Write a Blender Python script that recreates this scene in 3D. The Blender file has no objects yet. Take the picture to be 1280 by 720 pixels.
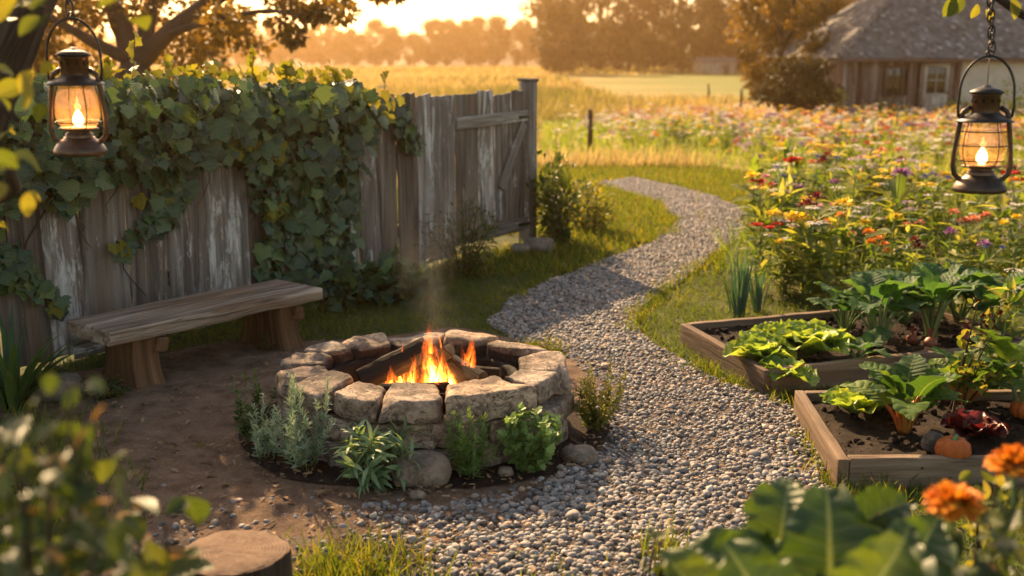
import bpy, math, random
import numpy as np
from mathutils import Vector
from mathutils.geometry import delaunay_2d_cdt

random.seed(7)
RNG = np.random.default_rng(11)
R = math.radians
S = bpy.context.scene
COL = S.collection

# ------------------------------------------------------------------ camera
CAM_H, PITCH, FPX = 1.75, R(12.3), 1372.0
cam_d = bpy.data.cameras.new('camera')
cam = bpy.data.objects.new('camera', cam_d)
COL.objects.link(cam)
cam.location = (0, 0, CAM_H)
cam.rotation_euler = (R(90) - PITCH, 0, 0)
cam_d.sensor_width = 36.0
cam_d.lens = 36.0 * FPX / 1280.0
cam_d.clip_start = 0.05
cam_d.clip_end = 3000
cam_d.dof.use_dof = True
cam_d.dof.focus_distance = 4.9
cam_d.dof.aperture_fstop = 2.0
S.camera = cam

# ------------------------------------------------------------------ light
SUN_AZ, SUN_EL = -22.0, 31.0          # degrees, az measured from +Y towards +X
w = bpy.data.worlds.new('World')
S.world = w
w.use_nodes = True
wn = w.node_tree
bg = wn.nodes['Background']
sky = wn.nodes.new('ShaderNodeTexSky')
sky.sky_type = 'NISHITA'
sky.sun_disc = False
sky.sun_elevation = R(SUN_EL)
sky.sun_rotation = R(SUN_AZ)
sky.air_density = 1.0
sky.dust_density = 1.6
sky.ozone_density = 1.0
wt = wn.nodes.new('ShaderNodeMix'); wt.data_type = 'RGBA'; wt.blend_type = 'MULTIPLY'
wt.inputs[0].default_value = 1.0
wt.inputs[7].default_value = (1.0, .84, .66, 1)      # warm evening air
wn.links.new(sky.outputs[0], wt.inputs[6])
wn.links.new(wt.outputs[2], bg.inputs[0])
bg.inputs[1].default_value = 0.12
sun_d = bpy.data.lights.new('sun', 'SUN')
sun_d.energy = 5.0
sun_d.angle = R(0.6)
sun_d.color = (1.0, 0.68, 0.36)
sun = bpy.data.objects.new('sun', sun_d)
COL.objects.link(sun)
_sd = Vector((math.sin(R(SUN_AZ)) * math.cos(R(SUN_EL)), math.cos(R(SUN_AZ)) * math.cos(R(SUN_EL)), math.sin(R(SUN_EL))))
sun.rotation_euler = _sd.to_track_quat('Z', 'Y').to_euler()

S.view_settings.view_transform = 'Standard'
S.view_settings.look = 'None'
S.view_settings.gamma = 1.0
S.view_settings.use_curve_mapping = False
S.view_settings.exposure = 1.45
S.render.engine = 'CYCLES'
cy = S.cycles
cy.max_bounces = 7
cy.diffuse_bounces = 1
cy.glossy_bounces = 2
cy.transmission_bounces = 4
cy.transparent_max_bounces = 24
cy.volume_bounces = 0
cy.caustics_reflective = False
cy.caustics_refractive = False
cy.sample_clamp_indirect = 4.0
cy.use_denoising = True
cy.use_adaptive_sampling = True
cy.adaptive_threshold = 0.02

# ------------------------------------------------------------------ terrain and pixel helpers
def gz(x, y):
    y = np.asarray(y, float)
    t = np.clip((y - 11) / 26.0, 0, 1)
    t = t * t * (3 - 2 * t)
    return -0.6 * t - np.clip(y - 37, 0, None) * 0.0075

_f = np.array([0, math.cos(PITCH), -math.sin(PITCH)])
_u = np.array([0, math.sin(PITCH), math.cos(PITCH)])
_r = np.array([1.0, 0, 0])
_c = np.array([0, 0, CAM_H])

def ray(px, py):
    return _f + _r * (px - 640) / FPX + _u * (360 - py) / FPX

def P(px, py, D):
    return _c + ray(px, py) * D

def at(px, py, z=None):
    d = ray(px, py)
    zz = 0.0 if z is None else z
    for _ in range(8):
        p = _c + d * ((zz - CAM_H) / d[2])
        if z is not None:
            break
        zz = float(gz(p[0], p[1]))
    return p

def proj(Q):
    d = Q - _c
    D = d @ _f
    D = np.where(D < 0.05, 0.05, D)
    return 640 + FPX * (d @ _r) / D, 360 - FPX * (d @ _u) / D

def poly(pts):
    return np.array([at(*p)[:2] for p in pts])

def inpoly(X, Y, pg):
    ins = np.zeros(len(X), bool)
    j = len(pg) - 1
    for i in range(len(pg)):
        xi, yi = pg[i]
        xj, yj = pg[j]
        c = ((yi > Y) != (yj > Y)) & (X < (xj - xi) * (Y - yi) / (yj - yi + 1e-12) + xi)
        ins ^= c
        j = i
    return ins

def sample_poly(pg, n, rng=RNG):
    lo, hi = pg.min(0), pg.max(0)
    out = np.zeros((0, 2))
    while len(out) < n:
        q = lo + rng.random((n * 3, 2)) * (hi - lo)
        out = np.vstack([out, q[inpoly(q[:, 0], q[:, 1], pg)]])
    return out[:n]

def _hash(ix, iy, iz, seed):
    h = (ix * 374761393 + iy * 668265263 + iz * 2147483647 + seed * 1274126177) & 0xffffffff
    h = ((h ^ (h >> 13)) * 1274126177) & 0xffffffff
    h = h ^ (h >> 16)
    return (h & 0xffff) / 65535.0

def vnoise(Q, seed=0):
    Q = np.asarray(Q, float)
    if Q.shape[1] == 2:
        Q = np.column_stack([Q, np.zeros(len(Q))])
    f = np.floor(Q)
    i = f.astype(np.int64)
    t = Q - f
    t = t * t * (3 - 2 * t)
    r = 0
    for dx in (0, 1):
        for dy in (0, 1):
            for dz in (0, 1):
                wgt = (t[:, 0] if dx else 1 - t[:, 0]) * (t[:, 1] if dy else 1 - t[:, 1]) * (t[:, 2] if dz else 1 - t[:, 2])
                r = r + wgt * _hash(i[:, 0] + dx, i[:, 1] + dy, i[:, 2] + dz, seed)
    return r * 2 - 1

def vn3(Q, seed=0):
    return np.column_stack([vnoise(Q, seed), vnoise(Q + 17.3, seed + 5), vnoise(Q + 41.7, seed + 9)])

# ------------------------------------------------------------------ mesh builder
class T:      # template
    def __init__(s, V, faces, lf=None):
        s.V = np.asarray(V, float)
        s.loops = np.array([i for f in faces for i in f], np.int64)
        s.sizes = np.array([len(f) for f in faces], np.int64)
        s.lf = s.V.copy() if lf is None else np.asarray(lf, float)

class MB:
    def __init__(s):
        s.V, s.L, s.S, s.A, s.T, s.M = [], [], [], [], [], []
        s.n = 0

    def raw(s, V, loops, sizes, lf, tint, mi):
        s.V.append(V); s.L.append(np.asarray(loops, np.int64) + s.n); s.S.append(sizes); s.A.append(lf); s.T.append(tint)
        s.M.append(np.full(len(sizes), mi) if np.isscalar(mi) else mi)
        s.n += len(V)

    def add(s, t, M=None, p=(0, 0, 0), tint=0.5, mi=0, off=None):
        V = t.V if M is None else t.V @ np.asarray(M).T
        V = V + np.asarray(p, float)
        lf = t.lf if off is None else t.lf + off
        tt = np.full(len(V), tint, float) if np.isscalar(tint) else np.asarray(tint, float)
        s.raw(V, t.loops, t.sizes, lf, tt, mi)

    def inst(s, t, M, Pn, tint, mi=0):
        k, n = len(Pn), len(t.V)
        if k == 0:
            return
        V = (np.einsum('kij,nj->kni', M, t.V) + Pn[:, None, :]).reshape(-1, 3)
        L = (t.loops[None, :] + n * np.arange(k)[:, None]).ravel()
        s.raw(V, L, np.tile(t.sizes, k), np.tile(t.lf, (k, 1)), np.repeat(tint, n), mi)

    def mesh(s, name, mats, smooth=True):
        V = np.concatenate(s.V); L = np.concatenate(s.L); Z = np.concatenate(s.S)
        me = bpy.data.meshes.new(name)
        me.vertices.add(len(V)); me.vertices.foreach_set('co', V.astype(np.float32).ravel())
        me.loops.add(len(L)); me.loops.foreach_set('vertex_index', L.astype(np.int32))
        me.polygons.add(len(Z))
        st = np.concatenate([[0], np.cumsum(Z)[:-1]])
        me.polygons.foreach_set('loop_start', st.astype(np.int32))
        me.polygons.foreach_set('loop_total', Z.astype(np.int32))
        me.polygons.foreach_set('material_index', np.concatenate(s.M).astype(np.int32))
        me.polygons.foreach_set('use_smooth', np.full(len(Z), smooth))
        a = me.attributes.new('lf', 'FLOAT_VECTOR', 'POINT')
        a.data.foreach_set('vector', np.concatenate(s.A).astype(np.float32).ravel())
        a = me.attributes.new('tint', 'FLOAT', 'POINT')
        a.data.foreach_set('value', np.concatenate(s.T).astype(np.float32))
        for m in (mats if isinstance(mats, (list, tuple)) else [mats]):
            me.materials.append(m)
        me.update()
        me.validate()
        return me

    def build(s, name, mats, parent=None, smooth=True, label=None):
        o = bpy.data.objects.new(name, s.mesh(name, mats, smooth))
        COL.objects.link(o)
        if parent is not None:
            o.parent = parent
        if label:
            o['label'] = label
        return o

def thing(name, label, cat, loc=(0, 0, 0), rz=0.0, group=None):
    o = bpy.data.objects.new(name, None)
    o.empty_display_size = 0.1
    COL.objects.link(o)
    o.location = [float(v) for v in loc]
    o.rotation_euler = (0, 0, rz)
    o['label'] = label
    o['category'] = cat
    if group:
        o['group'] = group
    return o

def tag(o, label=None, cat=None, group=None, kind=None):
    if label: o['label'] = label
    if cat: o['category'] = cat
    if group: o['group'] = group
    if kind: o['kind'] = kind
    return o

def dup(root, loc=None, rz=None, scale=None, label=None, group=None):
    c = root.copy(); COL.objects.link(c)
    for ch in list(root.children):
        d = ch.copy(); COL.objects.link(d); d.parent = c
        for g in list(ch.children):
            e = g.copy(); COL.objects.link(e); e.parent = d
    if loc is not None: c.location = [float(v) for v in loc]
    if rz is not None: c.rotation_euler = (0, 0, rz)
    if scale is not None: c.scale = (scale,) * 3 if np.isscalar(scale) else scale
    if label: c['label'] = label
    if group: c['group'] = group
    return c

# ------------------------------------------------------------------ shapes
def unit(a):
    a = np.asarray(a, float)
    return a / (np.linalg.norm(a, axis=-1, keepdims=True) + 1e-12)

def basis(d, up, sc=None):
    """matrices with columns side, dir, normal"""
    y = unit(d)
    x = unit(np.cross(y, up))
    z = np.cross(x, y)
    M = np.stack([x, y, z], axis=-1)
    if sc is not None:
        sc = np.asarray(sc, float)
        M = M * (sc[:, None, None] if sc.ndim == 1 else sc[:, None, :])
    return M

def rotz(a):
    c, s = math.cos(a), math.sin(a)
    return np.array([[c, -s, 0], [s, c, 0], [0, 0, 1]])

def euler(a, b, c):
    ca, sa, cb, sb = math.cos(a), math.sin(a), math.cos(b), math.sin(b)
    X = np.array([[1, 0, 0], [0, ca, -sa], [0, sa, ca]])
    Y = np.array([[cb, 0, sb], [0, 1, 0], [-sb, 0, cb]])
    return rotz(c) @ Y @ X

def rand_rot(k, rng=RNG):
    q = unit(rng.normal(size=(k, 4)))
    a, b, c, d = q.T
    return np.stack([np.stack([1 - 2 * (c * c + d * d), 2 * (b * c - a * d), 2 * (b * d + a * c)], -1),
                     np.stack([2 * (b * c + a * d), 1 - 2 * (b * b + d * d), 2 * (c * d - a * b)], -1),
                     np.stack([2 * (b * d - a * c), 2 * (c * d + a * b), 1 - 2 * (b * b + c * c)], -1)], -2)

def rbox(h, r=0.01, seg=(2, 2, 2), along=1):
    h = np.asarray(h, float)
    r = min(r, h.min() * 0.98)
    ax = []
    for i in range(3):
        inner = np.linspace(-(h[i] - r), h[i] - r, seg[i] + 1)
        ax.append(np.concatenate([[-h[i], -h[i] + 0.4 * r], inner, [h[i] - 0.4 * r, h[i]]]))
    V, faces = [], []
    for i in range(3):
        a, b = (i + 1) % 3, (i + 2) % 3
        for sg in (-1, 1):
            A, B = np.meshgrid(ax[a], ax[b], indexing='ij')
            Q = np.zeros(A.shape + (3,))
            Q[..., a], Q[..., b], Q[..., i] = A, B, sg * h[i]
            base = len(V) and sum(len(v) for v in V)
            na, nb = A.shape
            V.append(Q.reshape(-1, 3))
            for p_ in range(na - 1):
                for q_ in range(nb - 1):
                    f = [base + p_ * nb + q_, base + (p_ + 1) * nb + q_, base + (p_ + 1) * nb + q_ + 1, base + p_ * nb + q_ + 1]
                    faces.append(f if sg > 0 else f[::-1])
    V = np.concatenate(V)
    core = np.clip(V, -(h - r), h - r)
    V = core + r * unit(V - core)
    key, idx, inv = np.unique(np.round(V, 6), axis=0, return_index=True, return_inverse=True)
    inv = inv.ravel()
    V = V[idx]
    F = []
    for f in faces:
        g = [int(inv[i]) for i in f]
        g = [v for k, v in enumerate(g) if v != g[k - 1]]
        if len(g) >= 3:
            F.append(g)
    lf = V.copy()
    if along == 0: lf = lf[:, [1, 0, 2]]
    if along == 2: lf = lf[:, [0, 2, 1]]
    return T(V, F, lf)

def lathe(prof, n=28):
    prof = np.asarray(prof, float)
    a = np.linspace(0, 2 * math.pi, n, endpoint=False)
    m = len(prof)
    V = np.stack([prof[:, 0][:, None] * np.cos(a), prof[:, 0][:, None] * np.sin(a), np.repeat(prof[:, 1][:, None], n, 1)], -1).reshape(-1, 3)
    F = []
    for i in range(m - 1):
        for j in range(n):
            k = (j + 1) % n
            F.append([i * n + j, i * n + k, (i + 1) * n + k, (i + 1) * n + j])
    return T(V, F)

def tube(mb, pts, rad, n=6, tint=0.5, mi=0, cap=True, wob=0.0, seed=0, uvleaf=False):
    pts = np.asarray(pts, float)
    m = len(pts)
    rad = np.full(m, rad, float) if np.isscalar(rad) else np.asarray(rad, float)
    tg = unit(np.gradient(pts, axis=0))
    ref = np.eye(3)[np.argmin(np.abs(tg.mean(0)))]
    x = unit(np.cross(tg, ref)); y = np.cross(tg, x)
    a = np.linspace(0, 2 * math.pi, n, endpoint=False)
    rr = rad[:, None] * np.ones(n)
    V = pts[:, None, :] + rr[..., None] * (np.cos(a)[None, :, None] * x[:, None, :] + np.sin(a)[None, :, None] * y[:, None, :])
    ln = np.concatenate([[0], np.cumsum(np.linalg.norm(np.diff(pts, axis=0), axis=1))])
    if uvleaf:
        lf = np.stack([np.zeros((m, n)) + 1.0, np.repeat((ln / (ln[-1] + 1e-9))[:, None], n, 1), np.zeros((m, n))], -1)
    else:
        o = seed * 3.17
        lf = np.stack([np.cos(a) * rr + o, np.repeat(ln[:, None], n, 1), np.sin(a) * rr], -1)
    V = V.reshape(-1, 3)
    if wob:
        V = V + vn3(V * (1.5 / max(rad.max(), 1e-3)), seed) * wob
    F = []
    for i in range(m - 1):
        for j in range(n):
            k = (j + 1) % n
            F.append([i * n + j, i * n + k, (i + 1) * n + k, (i + 1) * n + j])
    if cap:
        F.append(list(range(n))[::-1]); F.append([(m - 1) * n + j for j in range(n)])
    mb.add(T(V, F, lf.reshape(-1, 3)), tint=tint, mi=mi)

def curve3(a, b, c, n=7):
    t = np.linspace(0, 1, n)[:, None]
    a, b, c = (np.asarray(v, float) for v in (a, b, c))
    return (1 - t) ** 2 * a + 2 * t * (1 - t) * b + t * t * c

def leafT(nu=1, nv=4, wid=0.4, prof=None, fold=0.15, droop=0.25, ruffle=0.0, rf=5, cup=0.0, seed=0):
    """leaf along +Y from the origin, length 1, normal +Z"""
    prof = prof or (lambda v: math.sin(math.pi * min(1, v * 0.96 + 0.02)) ** 0.8)
    V, lf, F = [], [], []
    nu2 = 2 * nu
    for j in range(nv + 1):
        v = j / nv
        wv = max(prof(v), 0.0) * wid / 2
        for i in range(nu2 + 1):
            u = i / nu - 1
            z = fold * abs(u) * wv * 2 - droop * v * v + cup * u * u * wv
            z += ruffle * abs(u) ** 1.5 * math.sin(rf * v * 6.28 + u * 2 + seed) * (0.3 + v * 0.7)
            yy = v - 0.15 * droop * v * v + ruffle * 0.5 * abs(u) ** 2 * math.cos(rf * v * 6.28 * 1.3 + seed)
            V.append((u * wv * (1 + (ruffle * 0.8) * math.sin(rf * 8 * v + seed * 3)), yy, z))
            lf.append((u, v, 0))
    n = nu2 + 1
    for j in range(nv):
        for i in range(nu2):
            F.append([j * n + i, j * n + i + 1, (j + 1) * n + i + 1, (j + 1) * n + i])
    return T(V, F, lf)

def ivyT(seed=0, br=1.0):
    rg = random.Random(seed)
    out = [(0, 0), (.17, -.11), (.37, -.08), (.52, .08), (.44, .24), (.43, .37), (.60, .50), (.36, .60), (.20, .76), (.0, 1.0)]
    pts = [(x * br * rg.uniform(.9, 1.1), y * rg.uniform(.94, 1.06)) for x, y in out]
    full = pts + [(-x * rg.uniform(.9, 1.1), y) for x, y in pts[-2:0:-1]]
    V = [(0, 0.34, 0.0)] + [(x, y, 0.10 * abs(x) - 0.22 * max(0, y - .2) ** 2 - 0.25 * x * x) for x, y in full]
    m = len(full)
    F = [[0, 1 + i, 1 + (i + 1) % m] for i in range(m)]
    return T(V, F, [(v[0] * 1.6, v[1], 0) for v in V])

def bladeT():
    V = [(-.5, 0, 0), (.5, 0, 0), (-.42, .4, .06), (.42, .4, .06), (-.26, .75, .2), (.26, .75, .2), (0, 1, .38)]
    return T(V, [[0, 1, 3, 2], [2, 3, 5, 4], [4, 5, 6]], [(v[0] * 2, v[1], 0) for v in V])

def ico(sub=1):
    import bmesh
    bm = bmesh.new()
    bmesh.ops.create_icosphere(bm, subdivisions=sub, radius=1.0)
    bm.verts.ensure_lookup_table()
    V = [tuple(v.co) for v in bm.verts]
    F = [[v.index for v in f.verts] for f in bm.faces]
    bm.free()
    return T(V, F)

ICO1, ICO2, ICO3 = ico(1), ico(2), ico(3)

def rockT(h, seed, r=0.3, seg=(9, 7, 5), amp=0.05, cuts=5):
    h = np.asarray(h, float)
    t = rbox(h, r * h.min(), seg)
    V = t.V
    rg = np.random.default_rng(seed)
    for _ in range(cuts):
        nrm = unit(rg.normal(size=3) * np.array([1, 1, .8]))
        d = np.max(V @ nrm) * rg.uniform(.78, .93)
        ov = V @ nrm - d
        V = V - np.outer(np.where(ov > 0, ov, 0), nrm) * 0.85
    s = h.max()
    V = V + vn3(V / s * 1.5, seed) * amp * s + vn3(V / s * 5.0, seed + 3) * amp * .34 * s + vn3(V / s * 13.0, seed + 6) * amp * .12 * s
    t.V = V
    t.lf = V + rg.uniform(-20, 20, 3)
    return t

# ------------------------------------------------------------------ materials
class G:
    def __init__(s, m):
        m.use_nodes = True
        s.t = m.node_tree
        s.t.nodes.clear()
        s.out = s.t.nodes.new('ShaderNodeOutputMaterial')

    def n(s, t, ins=None, **p):
        nd = s.t.nodes.new('ShaderNode' + t)
        for k, v in p.items():
            setattr(nd, k, v)
        for k, v in (ins or {}).items():
            so = nd.inputs[k]
            if isinstance(v, bpy.types.NodeSocket):
                s.t.links.new(v, so)
            elif so.type == 'RGBA' and len(v) == 3:
                so.default_value = (*v, 1)
            else:
                so.default_value = v
        return nd

    def attr(s, name='lf'):
        nd = s.n('Attribute', attribute_name=name)
        return nd.outputs['Vector'] if name == 'lf' else nd.outputs['Fac']

    def mul(s, v, k):
        return s.n('VectorMath', {0: v, 1: k}, operation='MULTIPLY').outputs[0]

    def noise(s, vec, scale=5., det=4., rough=.55, dist=0., dim='3D'):
        return s.n('TexNoise', {'Vector': vec, 'Scale': scale, 'Detail': det, 'Roughness': rough, 'Distortion': dist}).outputs['Fac']

    def vor(s, vec, scale, feat='F1', out='Distance'):
        return s.n('TexVoronoi', {'Vector': vec, 'Scale': scale}, feature=feat).outputs[out]

    def mr(s, v, a, b, c=0., d=1.):
        return s.n('MapRange', {0: v, 1: a, 2: b, 3: c, 4: d}).outputs[0]

    def m(s, op, a, b=0.5, c=0.5):
        return s.n('Math', {0: a, 1: b, 2: c}, operation=op).outputs[0]

    def mix(s, f, a, b, blend='MIX'):
        nd = s.t.nodes.new('ShaderNodeMix')
        nd.data_type = 'RGBA'
        nd.blend_type = blend
        for i, v in ((0, f), (6, a), (7, b)):
            if isinstance(v, bpy.types.NodeSocket):
                s.t.links.new(v, nd.inputs[i])
            elif i == 0:
                nd.inputs[0].default_value = v
            else:
                nd.inputs[i].default_value = (*v[:3], 1)
        return nd.outputs[2]

    def ramp(s, f, stops):
        nd = s.n('ValToRGB', {0: f})
        e = nd.color_ramp.elements
        while len(e) < len(stops):
            e.new(0.5)
        for i, (p, c) in enumerate(stops):
            e[i].position = p
            e[i].color = (*c, 1)
        return nd.outputs[0]

    def bump(s, h, st=.5, dist=.01):
        return s.n('Bump', {'Height': h, 'Strength': st, 'Distance': dist}).outputs[0]

    def bsdf(s, col, rough=.8, nrm=None, metal=0., spec=.3, **k):
        ins = {'Base Color': col, 'Roughness': rough, 'Metallic': metal, 'Specular IOR Level': spec}
        if nrm is not None:
            ins['Normal'] = nrm
        ins.update(k)
        return s.n('BsdfPrincipled', ins).outputs[0]

    def end(s, sh, vol=False):
        s.t.links.new(sh, s.out.inputs['Volume' if vol else 'Surface'])

def M(name):
    m = bpy.data.materials.new(name)
    return m, G(m)

def leafmat(name, cols, trans=.42, tcol=(1.5, 1.35, .55), rough=.5, vein=0.0, spec=.3, vcol=(.25, .33, .12), spots=.25):
    m, g = M(name)
    tint = g.attr('tint')
    lf = g.attr('lf')
    k = len(cols)
    c = g.ramp(tint, [(i / max(1, k - 1), q) for i, q in enumerate(cols)])
    geo = g.n('NewGeometry').outputs['Position']
    nz = g.noise(geo, 9., 3.)
    c = g.mix(g.mr(nz, .35, .75, 0, spots), c, g.mix(1., c, (1.6, 1.25, .6), 'MULTIPLY'))
    nrm = None
    if vein:
        sp = g.n('SeparateXYZ', {0: lf})
        au = g.m('ABSOLUTE', sp.outputs[0])
        mid = g.mr(au, .02, .07, 1, 0)
        sv = g.m('ABSOLUTE', g.m('SINE', g.m('MULTIPLY', g.m('SUBTRACT', sp.outputs[1], g.m('MULTIPLY', au, .16)), 25.0)))
        side = g.mr(sv, .0, .16, .55, 0)
        vv = g.m('MULTIPLY', g.m('MAXIMUM', mid, side), vein)
        c = g.mix(vv, c, vcol)
        nrm = g.bump(g.m('ADD', sv, g.m('MULTIPLY', nz, .6)), .35, .01)
    b = g.bsdf(c, rough, nrm, spec=spec)
    tc = g.mix(1., c, tcol, 'MULTIPLY')
    tr = g.n('BsdfTranslucent', {'Color': tc}).outputs[0]
    g.end(g.n('MixShader', {0: trans, 1: b, 2: tr}).outputs[0])
    return m

def woodmat(name, dark, mid, light, paint=None, pamt=.5, warm=None, warmamt=.5, grain=26., crack=.8, rough=.85, bump=.5, dirt=None):
    m, g = M(name)
    lf = g.attr('lf')
    tint = g.attr('tint')
    st = g.mul(lf, (grain, grain * .05, grain))
    n1 = g.noise(st, 1., 6., .65, .6)
    n2 = g.noise(g.mul(lf, (3.2, .7, 3.2)), 1., 4., .6)
    c = g.ramp(n1, [(.28, dark), (.5, mid), (.74, light)])
    c = g.mix(g.mr(n2, .35, .65, 0, .75), c, g.mix(1., c, (.55, .5, .48), 'MULTIPLY'))
    c = g.mix(1., c, g.ramp(tint, [(0, (.45, .39, .34)), (.3, (.74, .69, .64)), (.6, (1, 1, 1)), (1, (1.4, 1.36, 1.3))]), 'MULTIPLY')
    if warm:
        nw = g.noise(g.mul(lf, (5., 1.1, 5.)), 1.3, 4., .6)
        c = g.mix(g.mr(nw, .52, .68, 0, warmamt), c, warm)
    if paint:
        npn = g.noise(g.mul(lf, (9., 2.6, 9.)), 1., 7., .74, .6)
        npn = g.m('ADD', npn, g.m('MULTIPLY', g.m('SUBTRACT', tint, .5), .22))
        npn = g.m('ADD', npn, g.m('MULTIPLY', g.m('SUBTRACT', n1, .5), .35))
        c = g.mix(g.mr(npn, .56, .66, 0, pamt), c, paint)
    cr = g.noise(g.mul(lf, (grain * 1.7, grain * .035, grain * 1.7)), 1., 3., .5, 1.)
    crk = g.mr(g.m('ABSOLUTE', g.m('SUBTRACT', cr, .5)), 0., .035, crack, 0)
    crk = g.m('MULTIPLY', crk, g.mr(n2, .42, .6))
    c = g.mix(crk, c, (.02, .015, .012))
    h = g.m('SUBTRACT', n1, g.m('MULTIPLY', crk, 1.2))
    g.end(g.bsdf(c, rough, g.bump(h, bump, .010), spec=.25))
    return m

def stonemat(name, cols, soot=False, rough=.85, scale=1., bump=.6):
    m, g = M(name)
    lf = g.attr('lf')
    tint = g.attr('tint')
    n1 = g.noise(lf, 7. * scale, 8., .65, .4)
    n2 = g.noise(lf, 34. * scale, 6., .7)
    n3 = g.noise(lf, 3.5 * scale, 3., .5)
    c = g.ramp(g.m('ADD', n1, g.m('MULTIPLY', g.m('SUBTRACT', n2, .5), .5)), [(.25, cols[0]), (.42, cols[1]), (.58, cols[2]), (.78, cols[3])])
    c = g.mix(g.mr(n3, .5, .72, 0, .6), c, cols[4])
    vein = g.mr(g.m('ABSOLUTE', g.m('SUBTRACT', g.noise(lf, 9. * scale, 5., .6, 1.2), .5)), 0, .02, .5, 0)
    c = g.mix(vein, c, cols[0])
    if soot:
        rnd = g.n('ObjectInfo').outputs['Random']
        c = g.mix(1., c, g.ramp(rnd, [(0, (.66, .63, .62)), (.3, (1.0, .93, .88)), (.6, (.85, .87, .9)), (1, (1.3, 1.16, 1.0))]), 'MULTIPLY')
        sf = g.m('ADD', tint, g.m('MULTIPLY', g.m('SUBTRACT', n1, .5), .9))
        c = g.mix(g.mr(sf, .22, .62, 0, .95), c, (.012, .010, .009))
    else:
        c = g.mix(1., c, g.ramp(tint, [(0, (.72, .72, .74)), (1, (1.25, 1.2, 1.12))]), 'MULTIPLY')
    hh = g.m('ADD', n1, g.m('MULTIPLY', n2, .5))
    hh = g.m('SUBTRACT', hh, vein)
    g.end(g.bsdf(c, rough, g.bump(hh, bump, .012), spec=.3))
    return m

def plain(name, col, rough=.6, metal=0., spec=.4, var=.35, scale=30., bump=.2, col2=None):
    m, g = M(name)
    o = g.n('TexCoord').outputs['Object']
    n1 = g.noise(o, scale, 5., .6)
    c = g.mix(g.mr(n1, .35, .7, 0, var if col2 is None else 1.), col, col2 or tuple(v * .35 for v in col))
    g.end(g.bsdf(c, g.mr(n1, .3, .7, rough * .75, min(1, rough * 1.2)), g.bump(n1, bump, .003), metal, spec))
    return m

MT = {}
MT['ivy'] = leafmat('ivy_leaf', [(.020, .048, .024), (.038, .082, .036), (.062, .12, .045), (.11, .17, .045)], trans=.22, rough=.26, vein=.18, spec=.6, vcol=(.10, .14, .07))
MT['ivy_y'] = leafmat('ivy_leaf_yellow', [(.12, .15, .02), (.22, .22, .03), (.28, .24, .03)], trans=.45, rough=.45, vein=.4)
MT['vine'] = woodmat('vine_stem', (.05, .035, .02), (.09, .06, .035), (.14, .10, .06))
MT['fence'] = woodmat('weathered_board', (.075, .064, .054), (.26, .235, .21), (.46, .435, .40), paint=(.62, .595, .56), pamt=.85, warm=(.20, .135, .085), warmamt=.6, grain=18.)
MT['bench'] = woodmat('bench_seat_wood', (.11, .065, .04), (.36, .265, .19), (.66, .56, .46), warm=(.30, .15, .07), warmamt=.6, grain=22., bump=1., crack=1.)
MT['bleg'] = woodmat('bench_leg_wood', (.07, .036, .018), (.18, .092, .044), (.28, .16, .085), grain=20.)
MT['bed'] = woodmat('bed_board_wood', (.10, .065, .042), (.24, .17, .115), (.38, .29, .21), grain=24., warm=(.28, .17, .09))
MT['bark'] = woodmat('bark', (.02, .014, .010), (.065, .047, .034), (.13, .10, .075), grain=30., bump=1., crack=1.)
MT['barkfar'] = plain('far_bark', (.05, .036, .026), .9, var=.6, scale=3.)
MT['log'] = woodmat('charred_log', (.003, .003, .003), (.012, .009, .007), (.034, .022, .015), grain=40., bump=1., crack=1., warm=(.07, .036, .018), warmamt=.35)
MT['cut'] = woodmat('split_wood', (.12, .065, .03), (.30, .17, .08), (.45, .29, .15), grain=34., bump=.6)
MT['cap'] = stonemat('fieldstone', [(.05, .04, .033), (.21, .165, .13), (.41, .33, .26), (.60, .50, .40), (.37, .25, .165)], soot=True, scale=1.7, bump=.9)
MT['rock'] = stonemat('loose_stone', [(.08, .065, .055), (.18, .145, .115), (.28, .225, .175), (.38, .31, .25), (.2, .13, .08)])
def pebmat():
    m, g = M('pebble')
    tint = g.attr('tint')
    lf = g.attr('lf')
    c = g.ramp(tint, [(0, (.11, .10, .095)), (.2, (.16, .15, .142)), (.42, (.26, .238, .22)), (.6, (.35, .32, .295)), (.74, (.34, .25, .185)), (.84, (.20, .185, .18)), (.93, (.54, .49, .43)), (1, (.42, .26, .16))])
    n1 = g.noise(g.n('NewGeometry').outputs['Position'], 90., 5., .65)
    c = g.mix(1., c, g.ramp(n1, [(.3, (.6, .6, .6)), (.7, (1.2, 1.2, 1.2))]), 'MULTIPLY')
    g.end(g.bsdf(c, .7, g.bump(n1, .35, .004), spec=.35))
    return m
MT['peb'] = pebmat()

def soilmat(name, c0, c1, c2, sc=1., wet=False, speck=None):
    m, g = M(name)
    o = g.n('NewGeometry').outputs['Position']
    n1 = g.noise(o, 5. * sc, 9., .68)
    n2 = g.noise(o, 60. * sc, 5., .7)
    c = g.ramp(g.m('ADD', n1, g.m('MULTIPLY', g.m('SUBTRACT', n2, .5), .55)), [(.3, c0), (.5, c1), (.72, c2)])
    if speck:
        v = g.vor(o, 95. * sc)
        c = g.mix(g.mr(g.m('ADD', v, g.m('MULTIPLY', n1, .35)), .26, .3, .75, 0), c, speck)
    h = g.m('ADD', g.m('MULTIPLY', n1, 1.2), n2)
    g.end(g.bsdf(c, .92, g.bump(h, 1., .02), spec=.2))
    return m
MT['dirt'] = soilmat('packed_dirt', (.10, .062, .04), (.23, .145, .093), (.34, .23, .155), 1.6, speck=(.26, .2, .15))
MT['soil'] = soilmat('dark_soil', (.012, .008, .006), (.035, .023, .016), (.075, .05, .034), 1.6)
MT['bedding'] = soilmat('gravel_base', (.08, .055, .04), (.155, .115, .088), (.25, .195, .155), 2., speck=(.32, .29, .26))

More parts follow.
